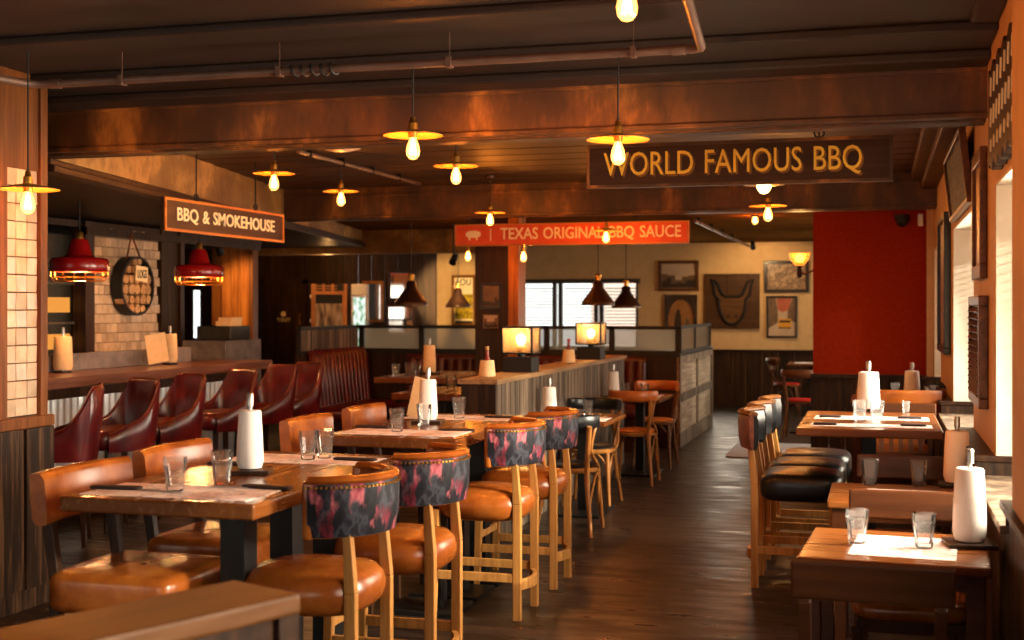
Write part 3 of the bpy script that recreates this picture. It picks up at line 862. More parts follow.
#PART3
# ================================================================== FURNITURE KINDS
def counter_stool(label, group, outer, inner, roll, seatm, legm, wrap=82, flat=False, studs=True):
    """local +y is the way it faces; z = 0 on the floor"""
    t = thing('counter_stool', label, 'stool', group=group)
    MB().pad(0.47, 0.50 if not flat else 0.47, 0.505, 0.665, 0.07 if not flat else 0.05, 36, 2.9 if not flat else 5.0, 0.015, (0, -0.03 if not flat else 0.015)).build('seat', seatm, t, smooth=True)
    for s in (-1, 1):
        b = MB()
        lo_, top = (-0.245, -0.272) if flat else (-0.25, -0.235)
        b.bar((s * 0.172, lo_, 0), (s * 0.172, lo_, 0.60), 0.036, 0.042, 0.036, 0.044, (0, 1, 0))
        b.bar((s * 0.172, lo_, 0.60), (s * 0.168, top, 0.83), 0.036, 0.044, 0.034, 0.03, (0, 1, 0))
        b.build('leg', legm, t, bevel=0.004)
        MB().bar((s * 0.185, 0.205, 0), (s * 0.185, 0.19, 0.56), 0.034, 0.034, 0.042, 0.042).build('leg', legm, t, bevel=0.004)
        MB().bar((s * 0.178, -0.228, 0.22), (s * 0.185, 0.2, 0.22), 0.022, 0.045, up=(0, 0, 1)).build('stretcher', legm, t, bevel=0.003)
    MB().bar((-0.185, 0.2, 0.29), (0.185, 0.2, 0.29), 0.024, 0.04, up=(0, 0, 1)).build('stretcher', legm, t, bevel=0.003)
    P = [(x, -0.232 - 0.06 * (1 - (x / 0.17) ** 2), 0.18) for x in [-0.17 + 0.34 * k / 8 for k in range(9)]]
    MB().sweep(P, [(-0.012, -0.028), (0.012, -0.028), (0.012, 0.028), (-0.012, 0.028)]).build('stretcher', legm, t, bevel=0.003)
    if flat:
        path = [(x, -0.325 + 1.5 * x * x, 0) for x in [-0.235 + 0.47 * k / 12 for k in range(13)]]
        sgn = 1
    else:
        path = arc(0.228, 0.24, 270 - wrap, 270 + wrap, 22, -0.078)
        sgn = 1
    # outer shell (pattern), inner pad, rolled top
    zb, zt = 0.80, 1.0
    prof = [(0.004, zb), (0.018, zb + 0.004), (0.03, zb + 0.06), (0.033, zt - 0.03), (0.02, zt), (0.004, zt)]
    b = MB().sweep(path, [(a * sgn, z) for a, z in prof])
    bk = b.build('backrest', outer, t, smooth=True)
    prof = [(0.003, zb - 0.002), (0.003, zt), (-0.018, zt - 0.005), (-0.028, zt - 0.05), (-0.026, zb + 0.03), (-0.01, zb - 0.002)]
    MB().sweep(path, [(a * sgn, z) for a, z in prof]).build('back_pad', inner, bk, smooth=True)
    if not flat or roll:
        c = [(0.004 + 0.03 * math.cos(2 * PI * k / 10), zt + 0.004 + 0.017 * math.sin(2 * PI * k / 10)) for k in range(10)]
        MB().sweep(path, c).build('top_roll', roll, bk, smooth=True)
        for e in (path[0], path[-1]) if not flat else ():
            MB().pad(0.055, 0.04, zb - 0.006, zt + 0.005, 0.012, 16, 3, 0.0, (e[0], e[1])).build('end_roll', roll, bk, smooth=True)
    if studs:
        b = MB()
        for k in range(len(path) * 2 - 1):
            p = Vector(path[k // 2]) if k % 2 == 0 else (Vector(path[k // 2]) + Vector(path[k // 2 + 1])) / 2
            q = Vector((p.x, p.y + 0.078, 0)).normalized() * 0.034
            b.box((p.x + q.x, p.y + q.y, zt - 0.018), (0.009, 0.009, 0.007), Matrix.Rotation(math.atan2(q.y, q.x), 3, 'Z'))
        b.build('nailhead_trim', 'brass', bk)
    return t

def high_chair(label, group):
    t = thing('leather_high_chair', label, 'chair', group=group)
    MB().pad(0.50, 0.52, 0.505, 0.655, 0.035, 36, 9.0, 0.012, (0, 0.03)).build('seat', 'leather', t, smooth=True)
    for s in (-1, 1):
        b = MB().bar((s * 0.2, -0.22, 0), (s * 0.2, -0.2, 0.6), 0.04, 0.045, up=(0, 1, 0))
        b.bar((s * 0.2, -0.2, 0.6), (s * 0.2, -0.245, 0.9), 0.036, 0.042, up=(0, 1, 0))
        b.build('leg', 'post', t, bevel=0.004)
        MB().bar((s * 0.2, 0.23, 0), (s * 0.2, 0.22, 0.54), 0.034, 0.034, 0.042, 0.042).build('leg', 'post', t, bevel=0.004)
        MB().bar((s * 0.2, -0.215, 0.24), (s * 0.2, 0.225, 0.24), 0.02, 0.04, up=(0, 0, 1)).build('stretcher', 'post', t)
    MB().bar((-0.2, 0.225, 0.3), (0.2, 0.225, 0.3), 0.022, 0.04, up=(0, 0, 1)).build('stretcher', 'post', t)
    path = [(x, -0.262 + 0.55 * x * x, 0) for x in [-0.29 + 0.58 * k / 14 for k in range(15)]]
    zb, zt = 0.83, 1.02
    pr = []
    for k in range(16):
        a = 2 * PI * k / 16
        pr.append((0.028 * math.copysign(abs(math.cos(a)) ** 0.6, math.cos(a)) + 0.012 * math.sin(a), (zb + zt) / 2 + (zt - zb) / 2 * math.copysign(abs(math.sin(a)) ** 0.35, math.sin(a))))
    rings = MB().sweep(path, pr)
    rings.build('backrest', 'leather', t, smooth=True)
    return t

def bar_armchair(label, group):
    t = thing('wingback_bar_stool', label, 'bar stool', group=group)
    MB().pad(0.46, 0.50, 0.59, 0.735, 0.05, 28, 5.0, 0.02, (0, 0.05)).build('seat', 'burgundy', t, smooth=True)
    n = 30
    rings = []
    pipe = []
    for i in range(n + 1):
        a = math.radians(270 - 118 + 236 * i / n)
        k = abs(i / n - 0.5) * 2
        f = min(1, max(0, (k - 0.36) / 0.64))
        f = 1 - (1 - f) ** 1.6
        top = 1.07 - 0.345 * f + 0.012 * math.cos(k * 3)
        flare = 0.03 * (1 - f)
        rx, ry = 0.25, 0.25
        sq = lambda v: math.copysign(abs(v) ** 0.62, v)
        cx, cyy = rx * sq(math.cos(a)), 0.0 + ry * sq(math.sin(a)) + (0.05 if k > 0.75 else 0.0) * (k - .75) * 4
        nx, ny = math.cos(a), math.sin(a)
        def p(o, z, fl):
            return (cx + nx * (o + fl), cyy + ny * (o + fl), z)
        zb = 0.58
        mid = (zb + top) / 2
        rings.append([p(0.02, zb, -0.015), p(0.026, mid, 0.01), p(0.024, top - 0.02, flare), p(0.008, top, flare), p(-0.016, top - 0.012, flare), p(-0.024, mid, 0.0), p(-0.018, zb, -0.02)])
        pipe.append(p(0.008, top + 0.004, flare))
    bk = MB().loft(rings).build('backrest', 'burgundy', t, smooth=True)
    MB().tube(pipe, 0.007, 6).build('piping', 'worn', bk, smooth=True)
    for sx in (-1, 1):
        for sy, y in ((-1, -0.15), (1, 0.18)):
            MB().bar((sx * 0.2, y + sy * 0.03, 0), (sx * 0.17, y, 0.61), 0.03, 0.03, 0.042, 0.042).build('leg', 'post', t, bevel=0.003)
    b = MB()
    R = [(-0.19, -0.165), (0.19, -0.165), (0.19, 0.195), (-0.19, 0.195)]
    for k in range(4):
        p, q = R[k], R[(k + 1) % 4]
        b.bar((p[0], p[1], 0.24), (q[0], q[1], 0.24), 0.018, 0.028, up=(0, 0, 1))
    b.build('footrest', 'brass', t)
    return t

def spline(pts, n=8):
    P = [Vector(p) for p in pts]
    P = [P[0] * 2 - P[1]] + P + [P[-1] * 2 - P[-2]]
    out = []
    for i in range(1, len(P) - 2):
        for k in range(n):
            t = k / n
            a, b, c, d = P[i - 1], P[i], P[i + 1], P[i + 2]
            out.append(0.5 * (2 * b + (c - a) * t + (2 * a - 5 * b + 4 * c - d) * t * t + (3 * b - a - 3 * c + d) * t ** 3))
    out.append(P[-2])
    return out

def bentwood_chair(label, seatm, padm, woodm, group, name='bentwood_chair'):
    t = thing(name, label, 'chair', group=group)
    MB().lathe([(0.02, 0.435), (0.195, 0.435), (0.205, 0.445), (0.205, 0.462), (0.195, 0.47), (0.02, 0.47)], (0, 0.02, 0), 28).build('seat_ring', woodm, t, smooth=True)
    MB().lathe([(0.02, 0.468), (0.185, 0.468), (0.192, 0.478), (0.175, 0.492), (0.1, 0.498), (0.0, 0.5)], (0, 0.02, 0), 28).build('seat', seatm, t, smooth=True)
    for s in (-1, 1):
        pts = spline([(s * 0.2, -0.25, 0), (s * 0.165, -0.19, 0.3), (s * 0.155, -0.175, 0.46), (s * 0.175, -0.215, 0.66), (s * 0.19, -0.245, 0.78)], 6)
        MB().tube(pts, [0.014 + 0.005 * min(1, k / 8) for k in range(len(pts))], 8).build('leg', woodm, t, smooth=True)
        pts = spline([(s * 0.19, 0.205, 0), (s * 0.175, 0.18, 0.2), (s * 0.16, 0.15, 0.44)], 6)
        MB().tube(pts, [0.013 + 0.0007 * k for k in range(len(pts))], 8).build('leg', woodm, t, smooth=True)
        hook = spline([(s * 0.17, 0.17, 0.24), (s * 0.15, 0.165, 0.35), (s * 0.09, 0.17, 0.425), (s * 0.02, 0.18, 0.437)], 5)
        MB().tube(hook, 0.010, 7).build('brace', woodm, t, smooth=True)
        hook = spline([(s * 0.17, 0.155, 0.2), (s * 0.178, 0.1, 0.36), (s * 0.185, 0.02, 0.42), (s * 0.18, -0.06, 0.36), (s * 0.17, -0.17, 0.2)], 5)
        MB().tube(hook, 0.009, 7).build('brace', woodm, t, smooth=True)
        arm = spline([(s * 0.19, 0.05, 0.45), (s * 0.205, -0.06, 0.5), (s * 0.185, -0.17, 0.6), (s * 0.2, -0.16, 0.72), (s * 0.215, -0.12, 0.79)], 6)
        MB().tube(arm, 0.012, 8).build('back_hoop', woodm, t, smooth=True)
    path = arc(0.215, 0.16, 180 - 5, 360 + 5, 20, -0.11)
    pr = [(0.018 * math.cos(2 * PI * k / 12), 0.81 + 0.05 * math.copysign(abs(math.sin(2 * PI * k / 12)) ** 0.6, math.sin(2 * PI * k / 12))) for k in range(12)]
    MB().sweep(path, pr).build('top_rail', padm, t, smooth=True)
    return t

def board_chair(label, group=None, slats=True):
    """wooden dining chair with a wide plain top board, orange leather seat"""
    t = thing('board_back_chair', label, 'chair', group=group)
    MB().pad(0.44, 0.43, 0.43, 0.50, 0.03, 28, 5.0, 0.015, (0, 0.02)).build('seat', 'leather', t, smooth=True)
    MB().bx(-0.2, 0.2, -0.18, 0.2, 0.38, 0.43).build('apron', 'chairwood', t, bevel=0.004)
    for s in (-1, 1):
        b = MB().bar((s * 0.195, -0.225, 0), (s * 0.195, -0.2, 0.46), 0.036, 0.04).bar((s * 0.195, -0.2, 0.46), (s * 0.195, -0.245, 0.74), 0.036, 0.04)
        b.build('leg', 'chairwood', t, bevel=0.004)
        MB().bar((s * 0.195, 0.2, 0), (s * 0.195, 0.19, 0.4), 0.03, 0.03, 0.04, 0.04).build('leg', 'chairwood', t, bevel=0.004)
    MB().box((0, -0.257, 0.803), (0.47, 0.024, 0.12), Matrix.Rotation(math.radians(7), 3, 'X')).build('top_board', 'chairwood', t, bevel=0.008)
    b = MB().bar((-0.19, -0.208, 0.54), (0.19, -0.208, 0.54), 0.02, 0.035, up=(0, 0, 1))
    b.build('back_rail', 'chairwood', t)
    if slats:
        for k in range(5):
            x = -0.13 + 0.065 * k
            MB().bar((x, -0.21, 0.55), (x, -0.247, 0.73), 0.03, 0.012).build('back_slat', 'chairwood', t)
    return t

def dining_table(label, w, d, h, name='counter_table', legs='frame', top='tabletop', group=None, th=0.055):
    t = thing(name, label, 'table', group=group)
    MB().bx(-w / 2, w / 2, -d / 2, d / 2, h - th, h).build('tabletop', top, t, bevel=0.008)
    if legs == 'frame':
        x = 0.15
        for y in (-0.42, -0.02, 0.38):
            MB().bx(x - 0.05, x + 0.05, y - 0.05, y + 0.05, 0.02, h - th).build('pedestal', 'iron', t, bevel=0.003)
            MB().bx(x - 0.24, x + 0.16, y - 0.17, y + 0.17, 0, 0.022).build('base_plate', 'iron', t, bevel=0.003)
            MB().bx(-w / 2 + 0.1, w / 2 - 0.1, y - 0.03, y + 0.03, h - th - 0.03, h - th).build('top_bracket', 'iron', t)
    elif legs == 'panel':
        for q in (-d / 2 + 0.3, d / 2 - 0.2):
            MB().bx(-w / 2 + 0.12, w / 2 - 0.12, q, q + 0.06, 0, h - th).build('end_panel', 'post', t, bevel=0.004)
        MB().bx(-0.05, 0.05, -d / 2 + 0.36, d / 2 - 0.2, 0.1, h - th).build('spine_panel', 'post', t)
    elif legs == 'pedestal':
        MB().bx(-w * 0.36, w * 0.36, -d * 0.36, d * 0.36, 0, 0.025).build('base_plate', 'iron', t, bevel=0.006)
        MB().bx(-0.04, 0.04, -0.04, 0.04, 0.025, h - th - 0.015).build('pedestal', 'iron', t)
        MB().bx(-w * 0.3, w * 0.3, -0.05, 0.05, h - th - 0.02, h - th).bx(-0.05, 0.05, -d * 0.3, d * 0.3, h - th - 0.02, h - th).build('top_bracket', 'iron', t)
    else:
        for sx in (-1, 1):
            for sy in (-1, 1):
                x, y = sx * (w / 2 - 0.05), sy * (d / 2 - 0.05)
                MB().bx(x - 0.03, x + 0.03, y - 0.03, y + 0.03, 0, h - th).build('leg', 'chairwood', t, bevel=0.003)
        MB().bx(-w / 2 + 0.04, w / 2 - 0.04, -d / 2 + 0.04, d / 2 - 0.04, h - th - 0.06, h - th).build('apron', 'chairwood', t)
    return t

def put(o, x, y, z=0.0, rot=0.0):
    o.location = (x, y, z)
    o.rotation_euler = (0, 0, math.radians(rot))
    return o

# ---- table ware
def tumbler():
    n = 12
    r0, r1, h, th = 0.028, 0.042, 0.125, 0.003
    out = [(0.0, 0.0), (r0, 0.0), (r0 + 0.003, 0.004), (r1 - 0.002, h * 0.72), (r1, h * 0.78), (r1, h), (r1 - th, h), (r1 - th - 0.001, h * 0.76), (r0 - th + 0.002, 0.018), (0.0, 0.016)]
    return MB().lathe(out, n=n, cap=False)
TUMBLER = tumbler().build('glass_tumbler', 'glass', smooth=False)
TUM_ME = TUMBLER.data
bpy.data.objects.remove(TUMBLER)
def glass(p, label, group, s=1.0):
    o = bpy.data.objects.new('glass_tumbler', TUM_ME)
    COL.objects.link(o)
    o.location = p
    o.scale = (s, s, s)
    o.rotation_euler = (0, 0, random.random())
    return tag(o, label, 'glass', group)

def towel(p, label, group, h=0.30, r=0.062, roll='paper', rot=0, tray=True, loose=False):
    t = thing('paper_towel_holder', label, 'paper towel holder', p, rot, group)
    if tray:
        MB().bx(-0.085, 0.085, -0.085, 0.085, 0, 0.018).build('base', 'post', t, bevel=0.004)
    else:
        MB().lathe([(0, 0), (0.07, 0), (0.07, 0.012), (0, 0.012)]).build('base', 'post', t)
    MB().lathe([(0.0, 0.012), (0.009, 0.012), (0.009, h + 0.035), (0.0145, h + 0.037), (0.0145, h + 0.083), (0.012, h + 0.088), (0, h + 0.088)], n=14).build('rod', 'steel', t, smooth=True)
    b = MB()
    prof = [(0.02, 0.022), (r - 0.003, 0.022), (r + 0.006, 0.05), (r + 0.002, h * 0.6), (r - 0.004, h + 0.012), (r - 0.008, h + 0.018), (0.02, h + 0.018)]
    b.lathe(prof, n=28)
    ro = b.build('paper_roll', roll, t, smooth=True)
    return t

def placemat(p, label, group, w=0.42, d=0.30, rot=0):
    o = MB().bx(-w / 2, w / 2, -d / 2, d / 2, 0, 0.002).build('placemat', 'mat_paper')
    o.location = p
    o.rotation_euler = (0, 0, math.radians(rot))
    return tag(o, label, 'placemat', group)

def napkin(p, label, group, rot=0, L=0.2):
    t = thing('napkin_roll', label, 'napkin', p, rot, group)
    MB().pad(L, 0.05, 0.0, 0.011, 0.005, 20, 6, 0.002).build('cloth', 'napkin', t, smooth=True)
    return t

def fork(p, label, group, rot=0):
    b = MB()
    b.bx(-0.1, 0.02, -0.005, 0.005, 0.001, 0.004).bx(0.02, 0.05, -0.012, 0.012, 0.001, 0.004)
    for k in range(4):
        y = -0.0105 + 0.007 * k
        b.bx(0.05, 0.09, y - 0.0018, y + 0.0018, 0.001, 0.004)
    o = b.build('fork', 'cutlery')
    o.location = p
    o.rotation_euler = (0, 0, math.radians(rot))
    return tag(o, label, 'fork', group)

# ================================================================== LEFT ROW: counter-height tables T1 and T2
TH = 0.95
t1 = put(dining_table('long walnut counter table nearest the camera, between orange chairs and floral stools', 0.76, 1.50, TH, group='counter tables along the left aisle'), -2.42, 4.71)
t2 = put(copy_tree(t1), -2.44, 6.95)
t2['label'] = 'walnut counter table behind the nearest one, in front of the plank half wall'
SG = 'floral backed counter stools along the aisle'
st = counter_stool('floral backed orange leather stool nearest the camera, beside the near counter table', SG, 'fabric', 'leather', 'leather', 'leather', 'oak')
put(st, -2.06, 4.43, 0, 90)
for V, r, lab in ((5.19, 90, 'second floral backed orange stool from the camera, far seat of the near counter table'),
                  (6.58, 90, 'third floral backed orange stool along the aisle, near seat of the second counter table'),
                  (7.35, 90, 'farthest floral backed orange stool, in front of the black seated bentwood chair')):
    copy_tree(st, (-2.03 if V < 6 else -2.05, V, 0), r, lab)
CG = 'orange high chairs on the bar side of the counter tables'
hc = high_chair('orange leather high chair nearest the left pillar, with sun streaks across its seat', CG)
put(hc, -2.70, 4.29, 0, -90)
for V, lab in ((5.03, 'orange leather high chair second from the camera, behind the tumblers of the near table'),
               (6.50, 'orange leather high chair at the near end of the second counter table'),
               (7.32, 'orange leather high chair at the far end of the second counter table')):
    copy_tree(hc, (-2.75 if V < 6 else -2.80, V, 0), -90, lab)

PG, GG, TG, NG, FG = 'printed paper placemats', 'clear glass tumblers', 'paper towel holders on the tables', 'dark napkin rolls', 'forks on the placemats'
def on(x, y, h):
    p = PH(x, y, h)
    p.z = h
    return p
def T1p(du, dv):
    return Vector((-2.42 + du, 4.71 + dv, TH))
def T2p(du, dv):
    return Vector((-2.44 + du, 6.95 + dv, TH))
placemat((-2.43, 4.17, TH), 'pinkish printed placemat across the front end of the near counter table', PG, 0.66, 0.30)
placemat((-2.43, 5.20, TH), 'pinkish printed placemat across the far end of the near counter table', PG, 0.66, 0.30)
placemat((-2.44, 6.46, TH), 'printed placemat across the front end of the second counter table', PG, 0.66, 0.30)
placemat((-2.44, 7.42, TH), 'printed placemat across the far end of the second counter table', PG, 0.66, 0.30)
Z1 = TH + 0.002
for (x, y, lab) in ((175, 491, 'clear tumbler standing on the front placemat of the near counter table'),
                    (222, 483.5, 'clear tumbler just left of the big white towel roll on the near table'),
                    (308, 459.5, 'left one of two tumblers on the far placemat of the near counter table'),
                    (324.5, 458, 'right one of two tumblers on the far placemat of the near counter table'),
                    (397, 431.5, 'tumbler on the front placemat of the second counter table, left of its pair'),
                    (424, 426.5, 'tumbler just in front of the towel roll on the second counter table'),
                    (459, 418, 'tumbler at the far right of the second counter table')):
    glass(on(x, y, Z1), lab, GG)
p = on(250, 473, TH); towel(p, 'big white paper towel roll standing on the near left counter table', TG, 0.235, 0.049, rot=20)
p = on(428, 423, TH); towel(p, 'white paper towel roll standing on the second counter table, menus behind it', TG, 0.235, 0.05, rot=10)
mc = MB().box((0, 0, 0.125), (0.14, 0.003, 0.24), Matrix.Rotation(0.22, 3, 'Y')).build('menu_card', 'kraft')
q = on(424, 421, TH); mc.location = (q.x - 0.04, q.y + 0.07, TH + 0.002)
tag(mc, 'kraft menu card leaning behind the towel roll of the second counter table', 'menu')
napkin((-2.70, 4.16, Z1), 'dark napkin on the left end of the front placemat, near counter table', NG, 5)
napkin((-2.17, 4.32, Z1), 'dark napkin near the right end of the front placemat, near counter table', NG, -4)
napkin((-2.66, 4.95, TH), 'dark napkin in front of the second orange chair, near counter table', NG, 4)
napkin((-2.20, 5.22, Z1), 'dark napkin by the second floral stool, near counter table', NG, -3)
napkin((-2.72, 6.70, TH), 'dark napkin by the third orange chair, second counter table', NG, 3)
napkin((-2.20, 6.62, TH), 'dark napkin by the third floral stool, second counter table', NG, 3)
napkin((-2.20, 7.46, Z1), 'dark napkin by the farthest floral stool, second counter table', NG, -2)
fork((-2.50, 4.14, Z1), 'fork beside the dark napkin at the left of the front placemat', FG, 170)
fork((-2.30, 4.30, Z1), 'fork lying at the right of the front placemat on the near table', FG, 185)
fork((-2.10, 5.32, Z1), 'fork at the far right corner of the near counter table', FG, 160)

# foreground bench back, out of focus
p, q = on(302, 593, 0.95), on(215, 583, 0.95)
a = on(94, 640, 0.95)
u = Vector((a.x - p.x, a.y - p.y, 0)).normalized()
w = Vector((-u.y, u.x, 0))
if w.dot(q - p) < 0:
    w = -w
wd = abs((q - p).dot(w)) 
ang = math.degrees(math.atan2(u.y, u.x))
t = thing('bench_back', 'brown wooden bench back in the left foreground, blurred, cutting across the corner', 'bench', (p.x, p.y, 0), ang)
s = 1 if w.dot(Vector((-u.y, u.x, 0))) > 0 else -1
MB().bx(0, 1.5, 0, s * wd, 0.90, 0.95).build('top_rail', wood('dull brown rail', '#4a2a10', '#553216', '#5f3a1a', 'x', 0.5, 0.1), t, bevel=0.01)
MB().bx(0.05, 1.45, s * 0.03, s * (wd - 0.03), 0.08, 0.90).build('back_panel', 'post', t)
MB().bx(0.0, 0.06, s * 0.01, s * (wd - 0.01), 0, 0.90).build('end_post', 'post', t)

# ================================================================== BAR
t = thing('bar_counter', 'long dark bar counter with corrugated metal front and thick wooden top', 'bar counter', (0, 0, 0))
MB().bx(-6.40, -5.75, 6.2, 11.57, 1.02, 1.10).build('counter_top', wood('bar top wood', '#4a2a1c', '#6b4230', '#85584a', 'y', 0.28, 0.1, 0, 2.5, 0.3), t, bevel=0.008)
MB().bx(-6.40, -6.32, 6.2, 11.0, 1.10, 1.24).build('upstand', 'zinc', t, bevel=0.006)
MB().bx(-6.35, -5.95, 6.25, 11.45, 0, 1.02).build('carcass', 'black', t)
b = MB()
N = 420
vs, fs = [], []
for i in range(N + 1):
    y = 6.25 + 5.2 * i / N
    x = -5.935 + 0.012 * math.sin(2 * PI * y / 0.085)
    vs += [(x, y, 0.12), (x, y, 0.93)]
    if i < N:
        fs.append((2 * i, 2 * i + 2, 2 * i + 3, 2 * i + 1))
b.add(vs, fs)
b.build('corrugated_front', 'galv', t, smooth=True)
MB().bx(-5.96, -5.90, 6.2, 11.5, 0.93, 1.02).bx(-5.96, -5.90, 6.2, 11.5, 0, 0.12).build('front_rail', 'post', t, bevel=0.004)
MB().bx(-6.40, -5.9, 11.45, 11.52, 0, 1.02).build('end_panel', 'post', t)
MB().tube([(-5.76, 6.3, 0.22), (-5.76, 11.4, 0.22)], 0.022, 10).build('foot_rail', 'brass', t, smooth=True)
BG = 'burgundy wingback stools at the bar'
bs_ = bar_armchair('burgundy leather bar stool nearest the left pillar, seen from its side', BG)
for i, (x, r, lab) in enumerate(((62, 118, None), (118, 152, 'burgundy leather bar stool second from the left pillar, seat turned to the room'),
                                 (167, 152, 'burgundy leather bar stool third from the left pillar'),
                                 (222, 152, 'burgundy leather bar stool fourth from the left pillar, above the big towel roll'),
                                 (263, 152, 'burgundy leather bar stool next to last, at the far end of the bar'),
                                 (291, 152, 'burgundy leather bar stool last in the row, beside the fluted booth'))):
    q = PU(x, 400, -5.38)
    if i == 0:
        put(bs_, q.x, q.y, 0, r); bs_.scale = (0.9, 0.9, 1)
    else:
        copy_tree(bs_, (q.x, q.y, 0), r, lab)

towel(on(63, 372.5, 1.1), 'kraft paper towel roll on the bar beside the left pillar', TG, 0.27, 0.07, 'kraft', tray=False)
q = on(170, 364.5, 1.1)
towel(q, 'kraft paper towel roll on the bar between the two red lamps', TG, 0.26, 0.062, 'kraft', tray=False)
mc = MB().box((0, 0, 0.135), (0.2, 0.004, 0.26), Matrix.Rotation(-0.16, 3, 'Y')).build('menu_card', 'kraft')
mc.location = (q.x + 0.03, q.y - 0.27, 1.12); mc.rotation_euler = (0, 0, math.radians(60))
tag(mc, 'kraft menu card leaning against the towel roll on the bar', 'menu')

# back bar unit, till and oven
t = thing('back_counter', 'dark back counter with a metal top under the tiled wall', 'counter', (0, 0, 0))
MB().bx(UB + 0.03, -6.75, 6.6, 11.9, 1.0, 1.05).build('counter_top', 'oxblood', t, bevel=0.004)
MB().bx(UB + 0.03, -6.8, 6.65, 11.85, 0, 1.0).build('carcass', 'black', t)
UO = -7.32
ya_, yb_ = PU(46, 300, UO).y, PU(72, 300, UO).y
t = thing('pizza_oven', 'dark steel oven with two glowing shelves at the back of the bar, far left', 'oven', (UO - 0.3, 0, 0))
MB().bx(0, 0.3, ya_ - 0.3, yb_ + 0.12, 0, 2.3).build('body', 'oven', t, bevel=0.006)
for z in (1.30, 1.64):
    MB().bx(0.28, 0.304, ya_ - 0.2, yb_ - 0.04, z - 0.07, z + 0.07).build('lit_shelf', 'ovenlit', t)
for z in (1.47, 1.84, 2.05, 1.16):
    MB().tube([(0.335, ya_ - 0.2, z), (0.335, yb_ - 0.02, z)], 0.012, 8).bx(0.29, 0.34, ya_ - 0.18, ya_ - 0.16, z - 0.01, z + 0.01).bx(0.29, 0.34, yb_ - 0.08, yb_ - 0.06, z - 0.01, z + 0.01).build('door_handle', 'steel', t)
q = PU(198, 352, -6.55)
t = thing('till_cabinet', 'low grey metal till cabinet at the far end of the bar', 'till', (q.x - 0.2, 12.1, 0))
MB().bx(-0.25, 0.25, -0.1, 0.7, 0, 1.27).build('body', 'zinc', t, bevel=0.006)
MB().bx(-0.2, 0.2, 0.1, 0.55, 1.27, 1.42).build('machine', 'oven', t, bevel=0.01)
o = MB().bx(-0.09, 0.09, -0.12, 0.12, 0, 0.05).bx(-0.07, 0.1, -0.1, 0.11, 0.05, 0.09).build('paper_stack', 'kraft', bevel=0.003)
tag(o, 'stack of pale receipt papers beside the till', 'paper stack')
o.location = (q.x - 0.1, 12.35, 1.42)

# LOGS barrel sign on the tiles
c = PU(126, 286, UB)
t = thing('barrel_sign', 'round barrel sign filled with cut logs and hung by a rope on the tiles', 'sign', (UB + 0.02, c.y, c.z), 90)
R = 0.295
MB().lathe([(R - 0.025, 0), (R, 0), (R, 0.12), (R - 0.025, 0.12), (R - 0.025, 0)], n=40, cap=False).build('hoop', 'black', t, smooth=True).rotation_euler = (PI / 2, 0, 0)
MB().lathe([(0, 0.0), (R - 0.02, 0.0), (R - 0.02, 0.02), (0, 0.02)], n=40).build('back_disc', 'char', t).rotation_euler = (PI / 2, 0, 0)
lg = MB()
rows = ((-0.225, 0.045, 3), (-0.135, 0.05, 5), (-0.035, 0.052, 5), (0.065, 0.05, 5), (0.16, 0.045, 4), (0.24, 0.035, 2))
for z, r, k in rows:
    for i in range(k):
        rr = r * random.uniform(0.8, 1.05)
        x = (i - (k - 1) / 2) * 0.1 + random.uniform(-.012, .012)
        n = 12
        ring0 = [(x + rr * math.cos(2 * PI * j / n) * random.uniform(.92, 1.05), -0.02, z + rr * math.sin(2 * PI * j / n) * random.uniform(.92, 1.05)) for j in range(n)]
        lg.loft([ring0, [(a, -0.112, b) for a, _, b in ring0]])
lg.build('log_ends', 'logend', t)
MB().box((0.04, -0.13, 0.12), (0.21, 0.012, 0.15), Matrix.Rotation(0.1, 3, 'Y')).build('name_card', 'cream', t)
text_mb('LOGS', 0.16, 0.085, 0.004, -0.137, 0.04, 0.12).build('lettering', 'black', t)
MB().tube([(-0.13, -0.07, R - 0.04), (0, -0.04, R + 0.22), (0.13, -0.07, R - 0.04)], 0.010, 6).build('rope', 'worn', t)
MB().lathe([(0, 0), (0.03, 0), (0.035, 0.03), (0.02, 0.06), (0, 0.06)], n=12).build('hook', 'iron', t, loc=(0, 0.02, R + 0.22)).rotation_euler = (PI / 2, 0, 0)

